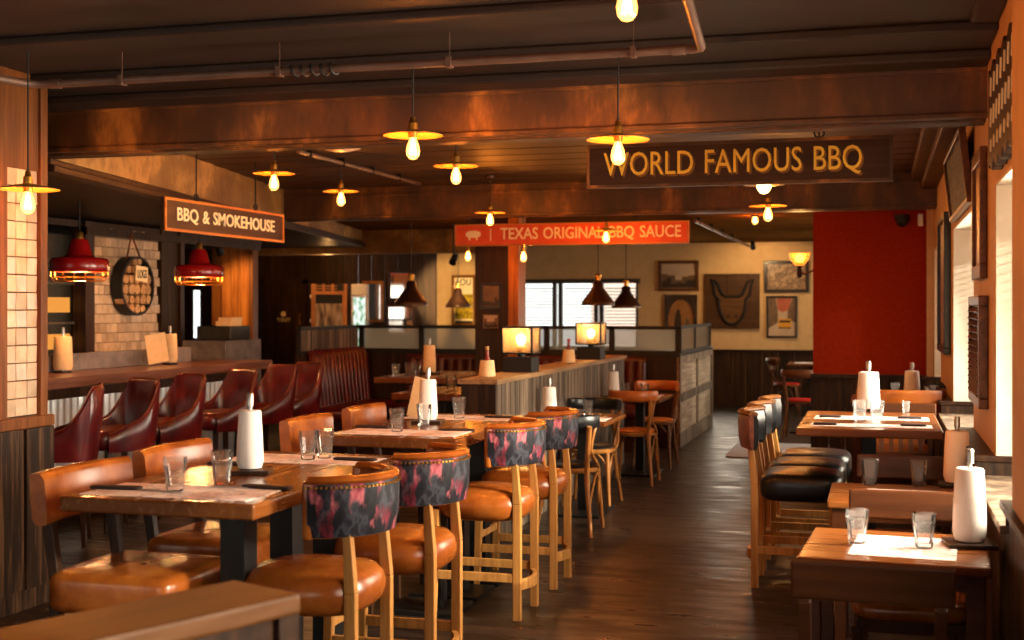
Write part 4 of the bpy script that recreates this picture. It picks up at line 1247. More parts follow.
# red enamel heat lamps over the bar
def red_lamp(p, label, ceil):
    t = thing('heat_lamp', label, 'pendant lamp', p, 0, 'red enamel lamps over the bar')
    MB().lathe([(0.215, 0.02), (0.222, 0.03), (0.222, 0.105), (0.205, 0.125), (0.12, 0.135), (0.095, 0.155), (0.075, 0.24), (0.055, 0.275), (0.0, 0.278), (0.0, 0.27), (0.045, 0.268), (0.066, 0.235), (0.086, 0.15), (0.112, 0.127), (0.196, 0.118), (0.212, 0.1), (0.212, 0.02)], n=36, cap=False).build('shade', 'lampred', t, smooth=True)
    MB().lathe([(0.0, 0.27), (0.03, 0.27), (0.03, 0.32), (0.012, 0.34), (0.0, 0.34)], n=14).build('socket', 'brass', t, smooth=True)
    MB().tube([(0, 0, 0.33), (0, 0, ceil - p[2])], 0.006, 6).build('cord', 'cord', t)
    g = MB()
    for r, z in ((0.216, 0.02), (0.216, -0.02), (0.19, -0.05)):
        g.tube([(r * math.cos(2 * PI * k / 32), r * math.sin(2 * PI * k / 32), z) for k in range(33)], 0.0045, 5)
    for k in range(16):
        a = 2 * PI * k / 16
        g.tube([(rr * math.cos(a), rr * math.sin(a), z) for rr, z in ((0.216, 0.02), (0.216, -0.02), (0.19, -0.05), (0.05, -0.055), (0.0, -0.055))], 0.003, 4)
    g.build('wire_guard', 'brass', t)
    MB().lathe([(0, 0.02), (0.055, 0.035), (0.06, 0.07), (0.035, 0.12), (0, 0.13)], n=16).build('bulb', 'bulbfrost', t, smooth=True)
    lamp('heat_lamp_light', 'POINT', (0, 0, 0.0), 46, (1.0, 0.45, 0.15), t, shadow_soft_size=0.05)
    return t
UL = -6.0
q = PU(79.5, 281, UL); red_lamp(Vector((q.x, q.y, 1.875)), 'red enamel lamp with wire guard over the bar, nearer the left pillar', 2.44)
q = PU(199, 281, UL); red_lamp(Vector((q.x, q.y, 1.875)), 'red enamel lamp with wire guard over the bar, below the smokehouse sign', 2.44)
#PART4
# ================================================================== SIGNS
def sign(name, label, p0, p1, h, rot, board, frame=None, fw=0.025, th=0.035, ceil=2.85, hooks=(0.25, 0.75)):
    """p0/p1 = lower left and right corners in the room"""
    c = (p0 + p1) / 2
    w = (Vector((p1.x - p0.x, p1.y - p0.y, 0))).length
    t = thing(name, label, 'sign', (c.x, c.y, c.z), rot)
    MB().bx(-w / 2, w / 2, 0, th, 0, h).build('board', board, t)
    if frame:
        MB().bx(-w / 2, w / 2, -0.012, 0.004, 0, fw).bx(-w / 2, w / 2, -0.012, 0.004, h - fw, h).bx(-w / 2, -w / 2 + fw, -0.012, 0.004, fw, h - fw).bx(w / 2 - fw, w / 2, -0.012, 0.004, fw, h - fw).build('border', frame, t)
    b = MB()
    for k in hooks:
        x = -w / 2 + k * w
        b.tube([(x, th / 2, h - 0.02), (x, th / 2, ceil - c.z)], 0.006, 6)
        b.tube([(x + 0.03 * math.cos(a), th / 2, h + 0.03 + 0.03 * math.sin(a)) for a in [2 * PI * j / 12 for j in range(13)]], 0.006, 5)
    b.build('hanger', 'iron', t)
    return t, w
# BBQ & SMOKEHOUSE, along the bulkhead
p0, p1 = PU(164, 230, -5.1), PU(283, 243, -5.1)
z = (p0.z + p1.z) / 2
p0.z = p1.z = z
t, w = sign('hanging_sign', 'brown hanging sign with orange frame reading BBQ & SMOKEHOUSE above the bar', p0, p1, 0.25, 90, 'signbrown', 'signframe', 0.02, 0.03, 2.85)
text_mb('BBQ & SMOKEHOUSE', w * 0.82, 0.12, 0.006, -0.002, 0, 0.125, 0.014).build('lettering', 'cream', t)
# TEXAS ORIGINAL BBQ SAUCE
VS = 13.3
p0, p1 = PV(455, 246, VS), PV(689, 243.5, VS)
p0.z = p1.z = (p0.z + p1.z) / 2
t, w = sign('hanging_sign', 'long orange red hanging sign reading TEXAS ORIGINAL BBQ SAUCE', p0, p1, 0.235, 0, 'signorange', 'signframe', 0.016, 0.03, 2.68, (0.08, 0.78))
text_mb('TEXAS ORIGINAL BBQ SAUCE', w * 0.765, 0.148, 0.005, -0.002, w * 0.085, 0.118, 0.012).build('lettering', 'cream', t)
pig = [(-.085, .0), (-.075, .028), (-.045, .04), (0, .043), (.04, .042), (.062, .034), (.085, .03), (.08, .012), (.088, -.004), (.07, -.02), (.05, -.026), (.046, -.06), (.034, -.06), (.03, -.032), (-.03, -.034), (-.036, -.06), (-.05, -.06), (-.054, -.028), (-.076, -.02)]
pcx = -w / 2 + w * 0.082
MB().prism([(pcx + x, 0.122 + zz) for x, zz in pig], -0.007, -0.001).build('animal_emblem', 'cream', t)
MB().bx(-w / 2 + w * 0.157, -w / 2 + w * 0.161, -0.007, -0.001, 0.055, 0.185).build('divider_line', 'cream', t)
# WORLD FAMOUS BBQ
VS = 8.3
p0, p1 = PV(587, 190, VS), PV(893, 179.5, VS)
p0.z = p1.z = (p0.z + p1.z) / 2
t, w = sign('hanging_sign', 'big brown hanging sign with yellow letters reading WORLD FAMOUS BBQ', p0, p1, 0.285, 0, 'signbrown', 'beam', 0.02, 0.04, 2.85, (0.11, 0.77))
tw, tx = w * 0.845, -w * 0.018
text_mb('WORLD FAMOUS BBQ', tw, 0.18, 0.006, -0.0015, tx + 0.012, 0.128, 0.0).build('letter_shadow', 'ochre', t)
text_mb('WORLD FAMOUS BBQ', tw, 0.18, 0.008, -0.0065, tx, 0.14, 0.0).build('lettering', 'yellow', t)

# ================================================================== PLANK HALF WALL WITH LANTERNS
hw = thing('plank_half_wall', 'grey weathered plank half wall dividing the counter tables from the aisle tables', 'half wall', (0, 0, 0))
DX0, DX1, DY0, DY1, DH = -2.80, -2.55, 8.53, 13.2, 1.12
b = MB()
planks_x(b, DY0 + 0.02, DY1 - 0.02, DX1, 0.0, DH - 0.035, 0.12, 0.022, 0.011, 1)
b.build('aisle_boards', 'greyboard', hw)
b = MB()
planks_x(b, DY0 + 0.02, DY1 - 0.02, DX0, 0.0, DH - 0.035, 0.105, 0.022, 0.004, -1)
b.build('bar_side_boards', 'dado', hw)
MB().bx(DX0 + 0.03, DX1 - 0.03, DY0 + 0.02, DY1 - 0.02, 0, DH - 0.035).build('core', 'post', hw)
MB().bx(DX0, DX1, DY0 - 0.005, DY0 + 0.02, 0, DH - 0.035).build('end_board', 'dado', hw)
MB().bx(DX0 - 0.02, DX1 + 0.02, DY0 - 0.03, DY1 + 0.02, DH - 0.035, DH).build('cap', wood('weathered cap', '#6e5136', '#94714c', '#b48e64', 'y', 0.5, 0.3), hw, bevel=0.004)
DC = (DX0 + DX1) / 2
def lantern(y, label):
    t = thing('box_lantern', label, 'lantern', (DC, y, DH), 0, 'box lanterns on the half wall')
    MB().bx(-0.115, 0.115, -0.115, 0.115, 0, 0.115).build('base', 'black', t, bevel=0.004)
    MB().lathe([(0, 0.115), (0.03, 0.115), (0.03, 0.145), (0, 0.145)], n=12).build('neck', 'iron', t)
    W, z0, z1 = 0.118, 0.145, 0.345
    f = MB()
    for x in (-1, 1):
        for yy in (-1, 1):
            f.bx(x * W - 0.007, x * W + 0.007, yy * W - 0.007, yy * W + 0.007, z0, z1)
    for z in (z0, z1):
        for q in (-W, W):
            f.bx(-W, W, q - 0.007, q + 0.007, z - 0.006, z + 0.006).bx(q - 0.007, q + 0.007, -W, W, z - 0.006, z + 0.006)
    f.bx(-W, W, -W, W, z0 - 0.004, z0 + 0.004)
    f.build('frame', 'iron', t)
    g = MB()
    for q in (-W, W):
        g.bx(-W + 0.008, W - 0.008, q - 0.002, q + 0.002, z0 + 0.008, z1 - 0.008).bx(q - 0.002, q + 0.002, -W + 0.008, W - 0.008, z0 + 0.008, z1 - 0.008)
    g.build('ribbed_panes', 'lanternglass', t)
    MB().lathe([(0, 0.15), (0.04, 0.15), (0.045, 0.19), (0.02, 0.2), (0, 0.2)], n=14).build('socket', 'brass', t, smooth=True)
    MB().lathe([(0, 0.2), (0.018, 0.2), (0.04, 0.24), (0.038, 0.27), (0.015, 0.29), (0, 0.292)], n=16).build('bulb', 'bulbfrost', t, smooth=True)
    lamp('lantern_light', 'POINT', (0, 0, 0.31), 9, WARM, t, shadow_soft_size=0.03)
q1 = PU(521, 371, DC); q2 = PU(591, 359, DC)
lantern(q1.y, 'glowing box lantern with ribbed glass at the near end of the half wall')
lantern(q2.y, 'glowing box lantern with ribbed glass farther along the half wall')
def caddy(p, label, top):
    t = thing('sauce_caddy', label, 'sauce caddy', p, 0, 'sauce bottles in kraft cups')
    MB().lathe([(0.0, 0.0), (0.062, 0.0), (0.05, 0.115), (0.045, 0.115), (0.055, 0.01), (0.0, 0.01)], n=18).build('kraft_cup', 'kraft', t, smooth=True)
    MB().lathe([(0, 0.01), (0.03, 0.01), (0.03, 0.1), (0.014, 0.14), (0.012, 0.19), (0, 0.19)], n=14).build('bottle', 'sauce', t, smooth=True)
    MB().lathe([(0, 0.19), (0.015, 0.19), (0.015, 0.215), (0, 0.215)], n=12).build('cap', top, t)
caddy((DC - 0.06, PU(499, 371, DC).y - 0.1, DH), 'kraft cup with a brown sauce bottle left of the near lantern', 'cork')
caddy((DC - 0.03, PU(572, 360, DC).y, DH), 'kraft cup with a red capped sauce bottle left of the far lantern', 'redseat')

# ================================================================== AISLE TABLES AND BENTWOOD CHAIRS
AG, BGp = 'small pedestal tables along the half wall', 'bentwood chairs along the half wall'
tp = put(dining_table('small pedestal table with bentwood chairs, nearer one along the half wall', 0.52, 0.84, 0.75, 'pedestal_table', 'pedestal', 'tabletop', AG, 0.035), -2.25, 9.95)
tq = put(copy_tree(tp), -2.25, 12.45)
tq['label'] = 'small pedestal table at the far end of the half wall, beside the orange bentwood chairs'
c1 = put(bentwood_chair('bentwood chair with black seat and black rail just behind the last floral stool', 'black_leather', 'black_leather', 'bent', BGp), -2.15, 9.10, 0, 0)
copy_tree(c1, (-2.28, 10.38, 0), 180, 'bentwood chair with black seat on the far side of the nearer pedestal table')
c2 = put(bentwood_chair('bentwood chair with orange back pad, its back to the camera, at the far pedestal table', 'benttop', 'benttop', 'bent', BGp), -2.18, 11.80, 0, 0)
c2b = bentwood_chair('dark bentwood chair with orange top rail behind the far pedestal table', 'benttop', 'benttop', 'framewood', BGp)
put(c2b, -2.20, 13.0, 0, 180)
h = 0.75
placemat((-2.16, 9.78, h), 'placemat on the nearer pedestal table', PG, 0.32, 0.28, 90)
placemat((-2.2, 12.45, h), 'placemat on the far pedestal table', PG, 0.4, 0.3, 90)
towel(Vector((-2.45, 9.64, h)), 'paper towel roll on the nearer pedestal table, against the half wall', TG, 0.235, 0.052)
towel(Vector((-2.45, 12.12, h)), 'paper towel roll on the far pedestal table, against the half wall', TG, 0.235, 0.052)
for (x, y, lab) in ((588, 416, 'tumbler on the nearer pedestal table'), (560, 414, 'tumbler beside the towel roll on the nearer pedestal table'),
                    (626, 396, 'left tumbler on the far pedestal table'), (645, 396.5, 'right tumbler on the far pedestal table')):
    glass(on(x, y, h + 0.002), lab, GG)

# ================================================================== COUNTER TABLES AND BOOTH BEHIND THE HALF WALL
t4 = put(copy_tree(t1), -3.28, 9.85); t4['label'] = 'counter table just left of the plank half wall, one tumbler on it'
t3 = put(copy_tree(t1), -4.25, 12.15); t3['label'] = 'counter table far back in front of the red leather booth'
t3.scale = (1.05, 0.9, 1); t4.scale = (1, 0.6, 1)
glass(on(451, 390.5, TH), 'tumbler on the counter table just left of the plank half wall', GG)
for (x, y, lab) in ((396, 377, 'leftmost tumbler on the far counter table by the booth'), (409, 375.5, 'middle tumbler on the far counter table by the booth'), (417, 374.5, 'rightmost tumbler on the far counter table by the booth')):
    glass(on(x, y, TH), lab, GG)
towel(on(429.5, 374, TH), 'kraft coloured towel roll on the far counter table by the booth', TG, 0.27, 0.06, 'kraft')

VP = 14.78
EX = -2.22
gp = thing('glazed_partition', 'black framed partition with reeded glass panes on top of the booth backs', 'partition', (0, 0, 0))
gx0 = PV(362, 340, VP).x
fr, gl = MB(), MB()
za, zb = 1.085, 1.40
MBW = []
n = 5
step = (EX - gx0) / n
fr.bx(gx0 - 0.02, EX, VP - 0.03, VP + 0.03, zb - 0.04, zb).bx(gx0 - 0.02, EX, VP - 0.035, VP + 0.035, za - 0.03, za + 0.03)
for k in range(n + 1):
    x = gx0 + k * step
    fr.bx(x - 0.03, x + 0.03, VP - 0.03, VP + 0.03, za, zb)
    if k < n:
        g = MB().bx(x + 0.03, x + step - 0.03, VP - 0.004, VP + 0.004, za + 0.03, zb - 0.04)
        g.build('glass_pane', 'reeded', gp)
fr.bx(EX - 0.04, EX, VP, 17.7, zb - 0.035, zb).bx(EX - 0.04, EX, VP, 17.7, za - 0.03, za + 0.02)
for y in (VP, 16.2, 17.68):
    fr.bx(EX - 0.04, EX, y - 0.025, y + 0.025, za, zb)
for a, b in ((VP + 0.025, 16.175), (16.225, 17.655)):
    MB().bx(EX - 0.024, EX - 0.016, a, b, za + 0.02, zb - 0.035).build('glass_pane', 'reeded', gp)
fr.build('frame', 'black', gp)
MB().bx(gx0, EX - 0.33, VP - 0.03, VP + 0.03, 0, za - 0.03).build('lower_panel', 'dado', gp)

be = thing('booth_end_panel', 'grey panelled booth end facing the aisle, taller than the bentwood chairs', 'booth end', (0, 0, 0))
MB().bx(-2.55, EX - 0.02, VP - 0.04, 17.75, 0, 1.05).build('carcass', 'post', be)
b = MB()
b.bx(EX - 0.02, EX, VP - 0.04, 17.75, 0, 1.055)
b.build('face_board', wood('pale reclaimed panel', '#54463a', '#84725f', '#a8957f', 'y', 0.6, 0.4), be)
b = MB()
b.bx(EX, EX + 0.02, VP - 0.04, 17.75, 0, 0.17).bx(EX, EX + 0.02, VP - 0.04, 17.75, 0.97, 1.055)
for y in (VP - 0.04, 16.2, 17.63):
    b.bx(EX, EX + 0.02, y, y + 0.13, 0.17, 0.97)
b.bx(EX, EX + 0.02, VP, 17.7, 0.52, 0.62)
b.build('raised_frame', 'greyboard', be, bevel=0.004)
MB().bx(-2.57, EX + 0.025, VP - 0.045, 17.78, 1.05, 1.075).build('cap', 'iron', be)

def booth_bench(label, x0, x1, y, face, name='booth_bench', zt=1.03):
    """bench along x, back against y, facing -y"""
    t = thing(name, label, 'booth bench', (0, 0, 0), 0, 'leather booth benches')
    L = x1 - x0
    MB().bx(x0, x1, y - 0.55, y - 0.02, 0, 0.36).build('plinth', 'post', t)
    b = MB(); b.m = Matrix.Translation(((x0 + x1) / 2, y - 0.32, 0))
    b.pad(L, 0.52, 0.36, 0.50, 0.05, 28, 8, 0.015).build('seat', 'oxblood', t, smooth=True)
    n = max(3, int(L / 0.11))
    b = MB()
    for k in range(n):
        xx = x0 + (k + 0.5) * L / n
        b.tube([(xx, y - 0.13, 0.5), (xx, y - 0.10, 0.8), (xx, y - 0.075, zt - 0.04)], [L / n * 0.55] * 3, 10)
    b.build('fluted_back', 'oxblood', t, smooth=True)
    b = MB().tube([(x0, y - 0.06, zt - 0.03), (x1, y - 0.06, zt - 0.03)], 0.055, 12)
    b.build('top_roll', 'oxblood', t, smooth=True)
    return t
booth_bench('oxblood leather booth bench right of the column, under the bright glass panes', cx2 + 0.02, EX - 0.36, VP - 0.05, 0)
booth_bench('oxblood leather booth bench left of the column, behind the far counter table', gx0 + 0.65, cx0 - 0.02, VP - 0.05, 0)
# side booth: fluted leather back running away from us with slatted screen above
XB = -6.12
t = thing('side_booth', 'tall fluted burgundy leather booth back at the end of the bar stools', 'booth bench', (0, 0, 0), 0, 'leather booth benches')
MB().bx(XB - 0.02, XB + 0.5, 13.05, 14.62, 0, 0.36).build('plinth', 'post', t)
b = MB(); b.m = Matrix.Translation((XB + 0.3, 13.84, 0))
b.pad(0.5, 1.56, 0.36, 0.5, 0.05, 28, 8, 0.015).build('seat', 'burgundy', t, smooth=True)
b = MB()
for k in range(14):
    y = 13.1 + (k + 0.5) * 0.109
    b.tube([(XB + 0.13, y, 0.5), (XB + 0.10, y, 0.8), (XB + 0.075, y, 1.06), (XB + 0.03, y, 1.12)], [0.06, 0.06, 0.058, 0.04], 10)
b.build('fluted_back', 'burgundy', t, smooth=True)
MB().bx(XB - 0.09, XB + 0.02, 13.03, 14.66, 0, 1.08).build('back_panel', 'post', t)
sc_ = thing('slatted_screen', 'grey slatted wooden screen standing on the booth back beside the drinks cabinet', 'screen', (0, 0, 0))
b = MB()
planks_x(b, 13.05, 14.64, XB - 0.01, 1.13, 1.36, 0.055, 0.02, 0.012, 1)
b.build('slats', 'greyboard', sc_)
MB().bx(XB - 0.07, XB - 0.01, 13.03, 14.66, 1.36, 1.40).bx(XB - 0.07, XB - 0.01, 13.03, 14.66, 1.08, 1.13).bx(XB - 0.07, XB - 0.03, 13.05, 14.64, 1.13, 1.36).build('rail', 'black', sc_)

# ---- drinks cabinet and glass-door cooler
V4 = 17.3
a, b_ = PV(312, 300, V4).x, PV(346, 300, V4).x
t = thing('display_cabinet', 'copper coloured display cabinet with vented top and dark glass front', 'cabinet', ((a + b_) / 2, V4, 0), 20)
w = (b_ - a) / 2 * 0.95
zt = PV(330, 284, V4).z
zm = PV(330, 294.5, V4).z
MB().bx(-w, w, 0.03, 0.5, 0, zt).build('body', 'fridge', t, bevel=0.006)
MB().bx(-w, w, 0, 0.035, zm, zt).build('vented_top', 'fridge', t, bevel=0.004)
b = MB()
for k in range(3):
    for j in range(3):
        x = -w + 0.07 + k * 0.13
        b.bx(x, x + 0.09, -0.006, 0.002, zm + 0.05 + j * 0.04, zm + 0.075 + j * 0.04)
b.bx(w - 0.13, w - 0.04, -0.006, 0.002, zm + 0.05, zm + 0.15)
b.build('vent_slots', 'black', t)
MB().bx(-w, -w + 0.06, 0, 0.03, 0.1, zm).bx(w - 0.06, w, 0, 0.03, 0.1, zm).bx(-w, w, 0, 0.03, 0.08, 0.16).build('door_frame', 'fridge', t)
MB().bx(-w + 0.06, w - 0.06, 0.018, 0.026, 0.16, zm - 0.13).build('door_glass', 'cabin', t)
MB().bx(-w + 0.06, w - 0.06, 0.015, 0.024, zm - 0.13, zm).build('header_panel', 'black', t)
MB().bx(-w - 0.02, -w, -0.02, 0.02, 1.4, 1.45).bx(-w - 0.02, -w, -0.02, 0.02, 0.8, 0.85).bx(-w - 0.02, -w, -0.02, 0.02, 1.75, 1.8).build('hinge', 'steel', t)
a, b_ = PV(347.5, 300, V4).x, PV(363.5, 300, V4).x
lamp('cabinet_light', 'POINT', (0, -0.25, zt + 0.35), 14, WARM, t, shadow_soft_size=0.05)
t = thing('bottle_cooler', 'narrow white bottle cooler with a lit green glass door, beside the copper cabinet', 'cooler', ((a + b_) / 2 + 0.01, V4 + 0.12, 0), 20)
w = (b_ - a) / 2 * 0.95
MB().bx(-w, w, 0.02, 0.5, 0, zt).build('body', 'white', t, bevel=0.006)
MB().bx(-w + 0.015, w - 0.015, 0.0, 0.022, zm, zt - 0.015).build('header', 'blind', t)
MB().bx(-w, -w + 0.03, 0, 0.02, 0.1, zm).bx(w - 0.03, w, 0, 0.02, 0.1, zm).bx(-w, w, 0, 0.02, zm - 0.04, zm).bx(-w, w, 0, 0.02, 0.08, 0.14).build('door_frame', 'steel', t)
MB().bx(-w + 0.03, w - 0.03, 0.008, 0.018, 0.14, zm - 0.04).build('lit_shelves', 'coolerlit', t)

# ---- framed things
def street_print(t, w, h, fw, seed):
    rnd = random.Random(seed)
    W, H = w / 2 - fw - 0.004, h / 2 - fw - 0.004
    for nm, mm, y, hmax, n in (('printed_buildings', 'mid_print', -0.0135, 1.55, 5), ('printed_street', 'dark_print', -0.015, 0.75, 7)):
        b = MB()
        x = -W
        for k in range(n):
            ww = 2 * W / n
            hh = H * hmax * rnd.uniform(0.55, 1.0) * (1.15 if abs(k - (n - 1) / 2) > n / 4 else 0.7)
            b.bx(x, x + ww, y, -0.012, -H, min(H, -H + hh))
            x += ww
        b.build(nm, mm, t)
def framed(name, label, cat, p0, p1, V, frame, face, fw=0.035, th=0.035, rot=0, glass_=True, group=None, arch=False):
    """p0 top-left px, p1 bottom-right px on the plane y=V"""
    a, b = PV(p0[0], p0[1], V), PV(p1[0], p1[1], V)
    c = (a + b) / 2
    w, h = abs(b.x - a.x), abs(a.z - b.z)
    t = thing(name, label, cat, (c.x, V, c.z), rot, group)
    fr = MB().bx(-w / 2, w / 2, -th, 0, h / 2 - fw, h / 2).bx(-w / 2, w / 2, -th, 0, -h / 2, -h / 2 + fw).bx(-w / 2, -w / 2 + fw, -th, 0, -h / 2 + fw, h / 2 - fw).bx(w / 2 - fw, w / 2, -th, 0, -h / 2 + fw, h / 2 - fw)
    fr.build('frame', frame, t, bevel=0.004)
    MB().bx(-w / 2 + fw, w / 2 - fw, -0.012, -0.004, -h / 2 + fw, h / 2 - fw).build('print' if face != 'mirror' else 'mirror_glass', face, t)
    return t, w, h
def mirror(label, p0, p1, frame, fw, turn=0.0):
    a, b = on_mirror_wall(*p0), on_mirror_wall(*p1)
    c = (a + b) / 2
    w, h = (Vector((b.x - a.x, b.y - a.y, 0))).length, abs(a.z - b.z)
    t = thing('wall_mirror', label, 'mirror', (c.x + 0.02 * math.sin(MANG), c.y - 0.02 * math.cos(MANG), c.z), math.degrees(MANG) + turn, 'framed mirrors on the dark plank wall')
    MB().bx(-w / 2, w / 2, -0.04, 0, h / 2 - fw, h / 2).bx(-w / 2, w / 2, -0.04, 0, -h / 2, -h / 2 + fw).bx(-w / 2, -w / 2 + fw, -0.04, 0, -h / 2 + fw, h / 2 - fw).bx(w / 2 - fw, w / 2, -0.04, 0, -h / 2 + fw, h / 2 - fw).build('frame', frame, t, bevel=0.004)
    MB().bx(-w / 2 + fw, w / 2 - fw, -0.014, -0.004, -h / 2 + fw, h / 2 - fw).build('mirror_glass', 'mirror', t)
mirror('mirror in a gilt wooden frame on the dark plank wall, right of the cooler', (362, 281), (383, 322), 'framegold', 0.045, 0.8)
mirror('dark framed mirror high on the plank wall behind the left cone lamp', (388, 271), (416, 300), 'frameblack', 0.035)
mirror('wood framed mirror low on the plank wall just above the partition', (386, 305), (414, 336), 'framewood', 0.035)
t, w, h = framed('wall_poster', 'tall poster of yellow trees on the beige wall left of the column', 'poster', (452, 275), (476, 326), VB - 0.005, 'framegold', 'cream', 0.05, 0.03)
MB().bx(-w / 2 + 0.06, w / 2 - 0.06, -0.016, -0.013, -h * 0.36, h * 0.12).build('tree_print', 'poster', t)
text_mb('LOU', w * 0.6, 0.11, 0.003, -0.013, 0, h * 0.36).build('lettering', 'frameblack', t)
MB().bx(-w / 2 + 0.06, w / 2 - 0.06, -0.016, -0.013, -h * 0.46, -h * 0.40).build('caption_band', 'frameblack', t)
vcf = VC - 0.005
t, w, h = framed('column_picture', 'larger dark framed photograph on the oak column', 'picture', (481, 283), (502, 309), vcf, 'frameblack', 'mid_print', 0.03, 0.03)
street_print(t, w, h, 0.03, 3)
t, w, h = framed('column_picture', 'small thin framed photograph lower on the oak column', 'picture', (483, 314), (499, 329), vcf, 'framewood', 'pale_print', 0.012, 0.02)
street_print(t, w, h, 0.012, 5)
t, w, h = framed('wall_picture', 'wide old photograph in a brown frame, right of the blinds on the back wall', 'picture', (658.5, 261), (699, 291), VB - 0.005, 'framewood', 'pale_print', 0.05, 0.04)
street_print(t, w, h, 0.05, 8)
t, w, h = framed('wall_picture', 'black arched frame with tan print, just above the glass partition', 'picture', (665, 294.5), (697.5, 340), VB - 0.005, 'frameblack', 'tan_print', 0.06, 0.04)
sp = MB()
for s in (-1, 1):
    poly = [(s * w / 2 * 0.86, h / 2 - 0.055), (0, h / 2 - 0.055)] + [(s * (w * 0.36) * math.sin(a), h / 2 - 0.33 + 0.24 * math.cos(a)) for a in [math.radians(x) for x in range(0, 91, 10)]] + [(s * w / 2 * 0.86, h / 2 - 0.33)]
    sp.prism(poly, -0.03, -0.012)
sp.build('arched_mount', 'frameblack', t)
MB().prism([(-0.14, -0.33), (-0.1, 0.02), (-0.07, 0.12), (-0.03, 0.14), (0.0, 0.02), (0.02, -0.33)], -0.016, -0.012).build('printed_figure', 'dark_print', t)
MB().prism([(0.05, -0.33), (0.07, -0.05), (0.1, 0.0), (0.14, -0.06), (0.16, -0.33)], -0.016, -0.012).build('printed_figure', 'mid_print', t)
framed('wall_picture', 'wide faded drawing in a black frame behind the wall lamp', 'picture', (764, 261), (809, 292.5), VB - 0.005, 'frameblack', 'map', 0.055, 0.045)
t, w, h = framed('wall_picture', 'portrait print of a street with a yellow tram, beside the red wall', 'picture', (766.5, 296), (797.5, 338), VB - 0.005, 'frameblack', 'pale_print', 0.035, 0.04)
W, H = w / 2 - 0.037, h / 2 - 0.037
MB().prism([(-W * 0.4, H), (W * 0.75, H), (W * 0.5, H * 0.35), (0, H * 0.25), (-W * 0.3, H * 0.4)], -0.016, -0.012).build('printed_sky', 'sky_red', t)
MB().prism([(-W, H), (-W * 0.45, H), (-W * 0.3, H * 0.3), (-W * 0.3, -H * 0.3), (-W, -H * 0.6)], -0.0165, -0.012).prism([(W, H), (W * 0.8, H), (W * 0.45, H * 0.3), (W * 0.4, -H * 0.1), (W, -H * 0.3)], -0.0165, -0.012).build('printed_buildings', 'mid_print', t)
MB().bx(-W * 0.25, W * 0.7, -0.018, -0.012, -H * 0.55, -H * 0.1).build('printed_tram', 'tram', t)
MB().bx(-W * 0.2, W * 0.65, -0.019, -0.012, -H * 0.3, -H * 0.18).bx(-W * 0.25, W * 0.7, -0.019, -0.012, -H * 0.62, -H * 0.55).build('printed_tram_windows', 'dark_print', t)
# bull's head plaque
a, b_ = PV(705.5, 274, VB), PV(760, 329, VB)
c = (a + b_) / 2
w, h = b_.x - a.x, a.z - b_.z
t = thing('bull_plaque', 'large square wooden plaque with a charred outline of a horned bull head', 'plaque', (c.x, VB - 0.005, c.z))
b = MB()
for k in range(5):
    b.bx(-w / 2 + k * w / 5 + 0.002, -w / 2 + (k + 1) * w / 5 - 0.002, -0.05, 0, -h / 2, h / 2)
b.build('boards', 'plaque', t, bevel=0.003)
half = [(0.0, 0.09), (0.12, 0.085), (0.19, 0.14), (0.24, 0.25), (0.28, 0.34), (0.37, 0.40), (0.33, 0.27), (0.31, 0.12), (0.24, 0.04), (0.24, -0.06), (0.21, -0.2), (0.15, -0.33), (0.07, -0.4), (0.0, -0.41)]
k = w / 0.98
L = [(x * k, z * k) for x, z in half]
poly = [(-x, z) for x, z in reversed(L[1:-1])]
out = L + list(reversed([(-x, z) for x, z in L[1:-1]]))
MB().prism(out, -0.058, -0.05).build('bull_head', 'bull', t)
pts = [(x, -0.06, z) for x, z in out]
MB().tube(pts + [pts[0]], 0.026, 6).build('charred_outline', 'char', t)
for sx in (-1, 1):
    MB().lathe([(0, 0), (0.022, 0), (0.022, 0.012), (0, 0.012)], (0, 0, 0), 10).build('nostril', 'char', t, loc=(sx * 0.07 * k, -0.056, -0.27 * k)).rotation_euler = (PI / 2, 0, 0)

# wall lamp by the red wall
q = PZ(803, 268, 13.6)
t = thing('wall_lamp', 'glowing bowl shaped wall lamp on the end of the red wall', 'wall lamp', (q.x, VR + 0.1, q.z))
MB().lathe([(0.03, 0.0), (0.055, 0.02), (0.09, 0.065), (0.108, 0.13), (0.104, 0.13), (0.086, 0.07), (0.05, 0.03), (0.0, 0.02)], n=28, cap=False).build('glass_bowl', glassy('amber bowl glass', '#ffd6a0', 0.2, 0.2, 0.1, '#ffb06a', 0, ('#ff8a38', 0.3)), t, smooth=True)
MB().lathe([(0, -0.12), (0.02, -0.11), (0.03, -0.08), (0.022, -0.02), (0.04, 0.005), (0.0, 0.015)], n=16).build('stem', 'lampdark', t, smooth=True)
MB().tube([(0, 0, -0.06), (0.06, 0, -0.08), (rx - q.x, 0, -0.04)], 0.010, 8).lathe([(0, -0.1), (0.0, -0.1)], n=3).build('arm', 'lampdark', t, smooth=True)
MB().lathe([(0, 0.02), (0.035, 0.04), (0.05, 0.08), (0.04, 0.115), (0, 0.13)], n=16).build('bulb', 'bulbfrost', t, smooth=True)
lamp('wall_lamp_light', 'POINT', (0, 0, 0.24), 15, WARM, t, shadow_soft_size=0.05)
q = PV(902, 218, VR - 0.02)
t = thing('dome_camera', 'black dome camera at the top of the red wall', 'security camera', (q.x, VR - 0.07, 2.46))
MB().lathe([(0, 0.06), (0.07, 0.06), (0.07, 0.02), (0.06, 0.0)], n=20).build('mount', 'black', t)
MB().lathe([(0.06, 0.0), (0.055, -0.03), (0.03, -0.055), (0, -0.06)], n=20).build('dome', 'black_leather', t, smooth=True)
MB().bx(-0.04, 0.04, 0.0, 0.07, 0.02, 0.06).build('bracket', 'black', t)
q = PV(920.5, 220, VR - 0.02)
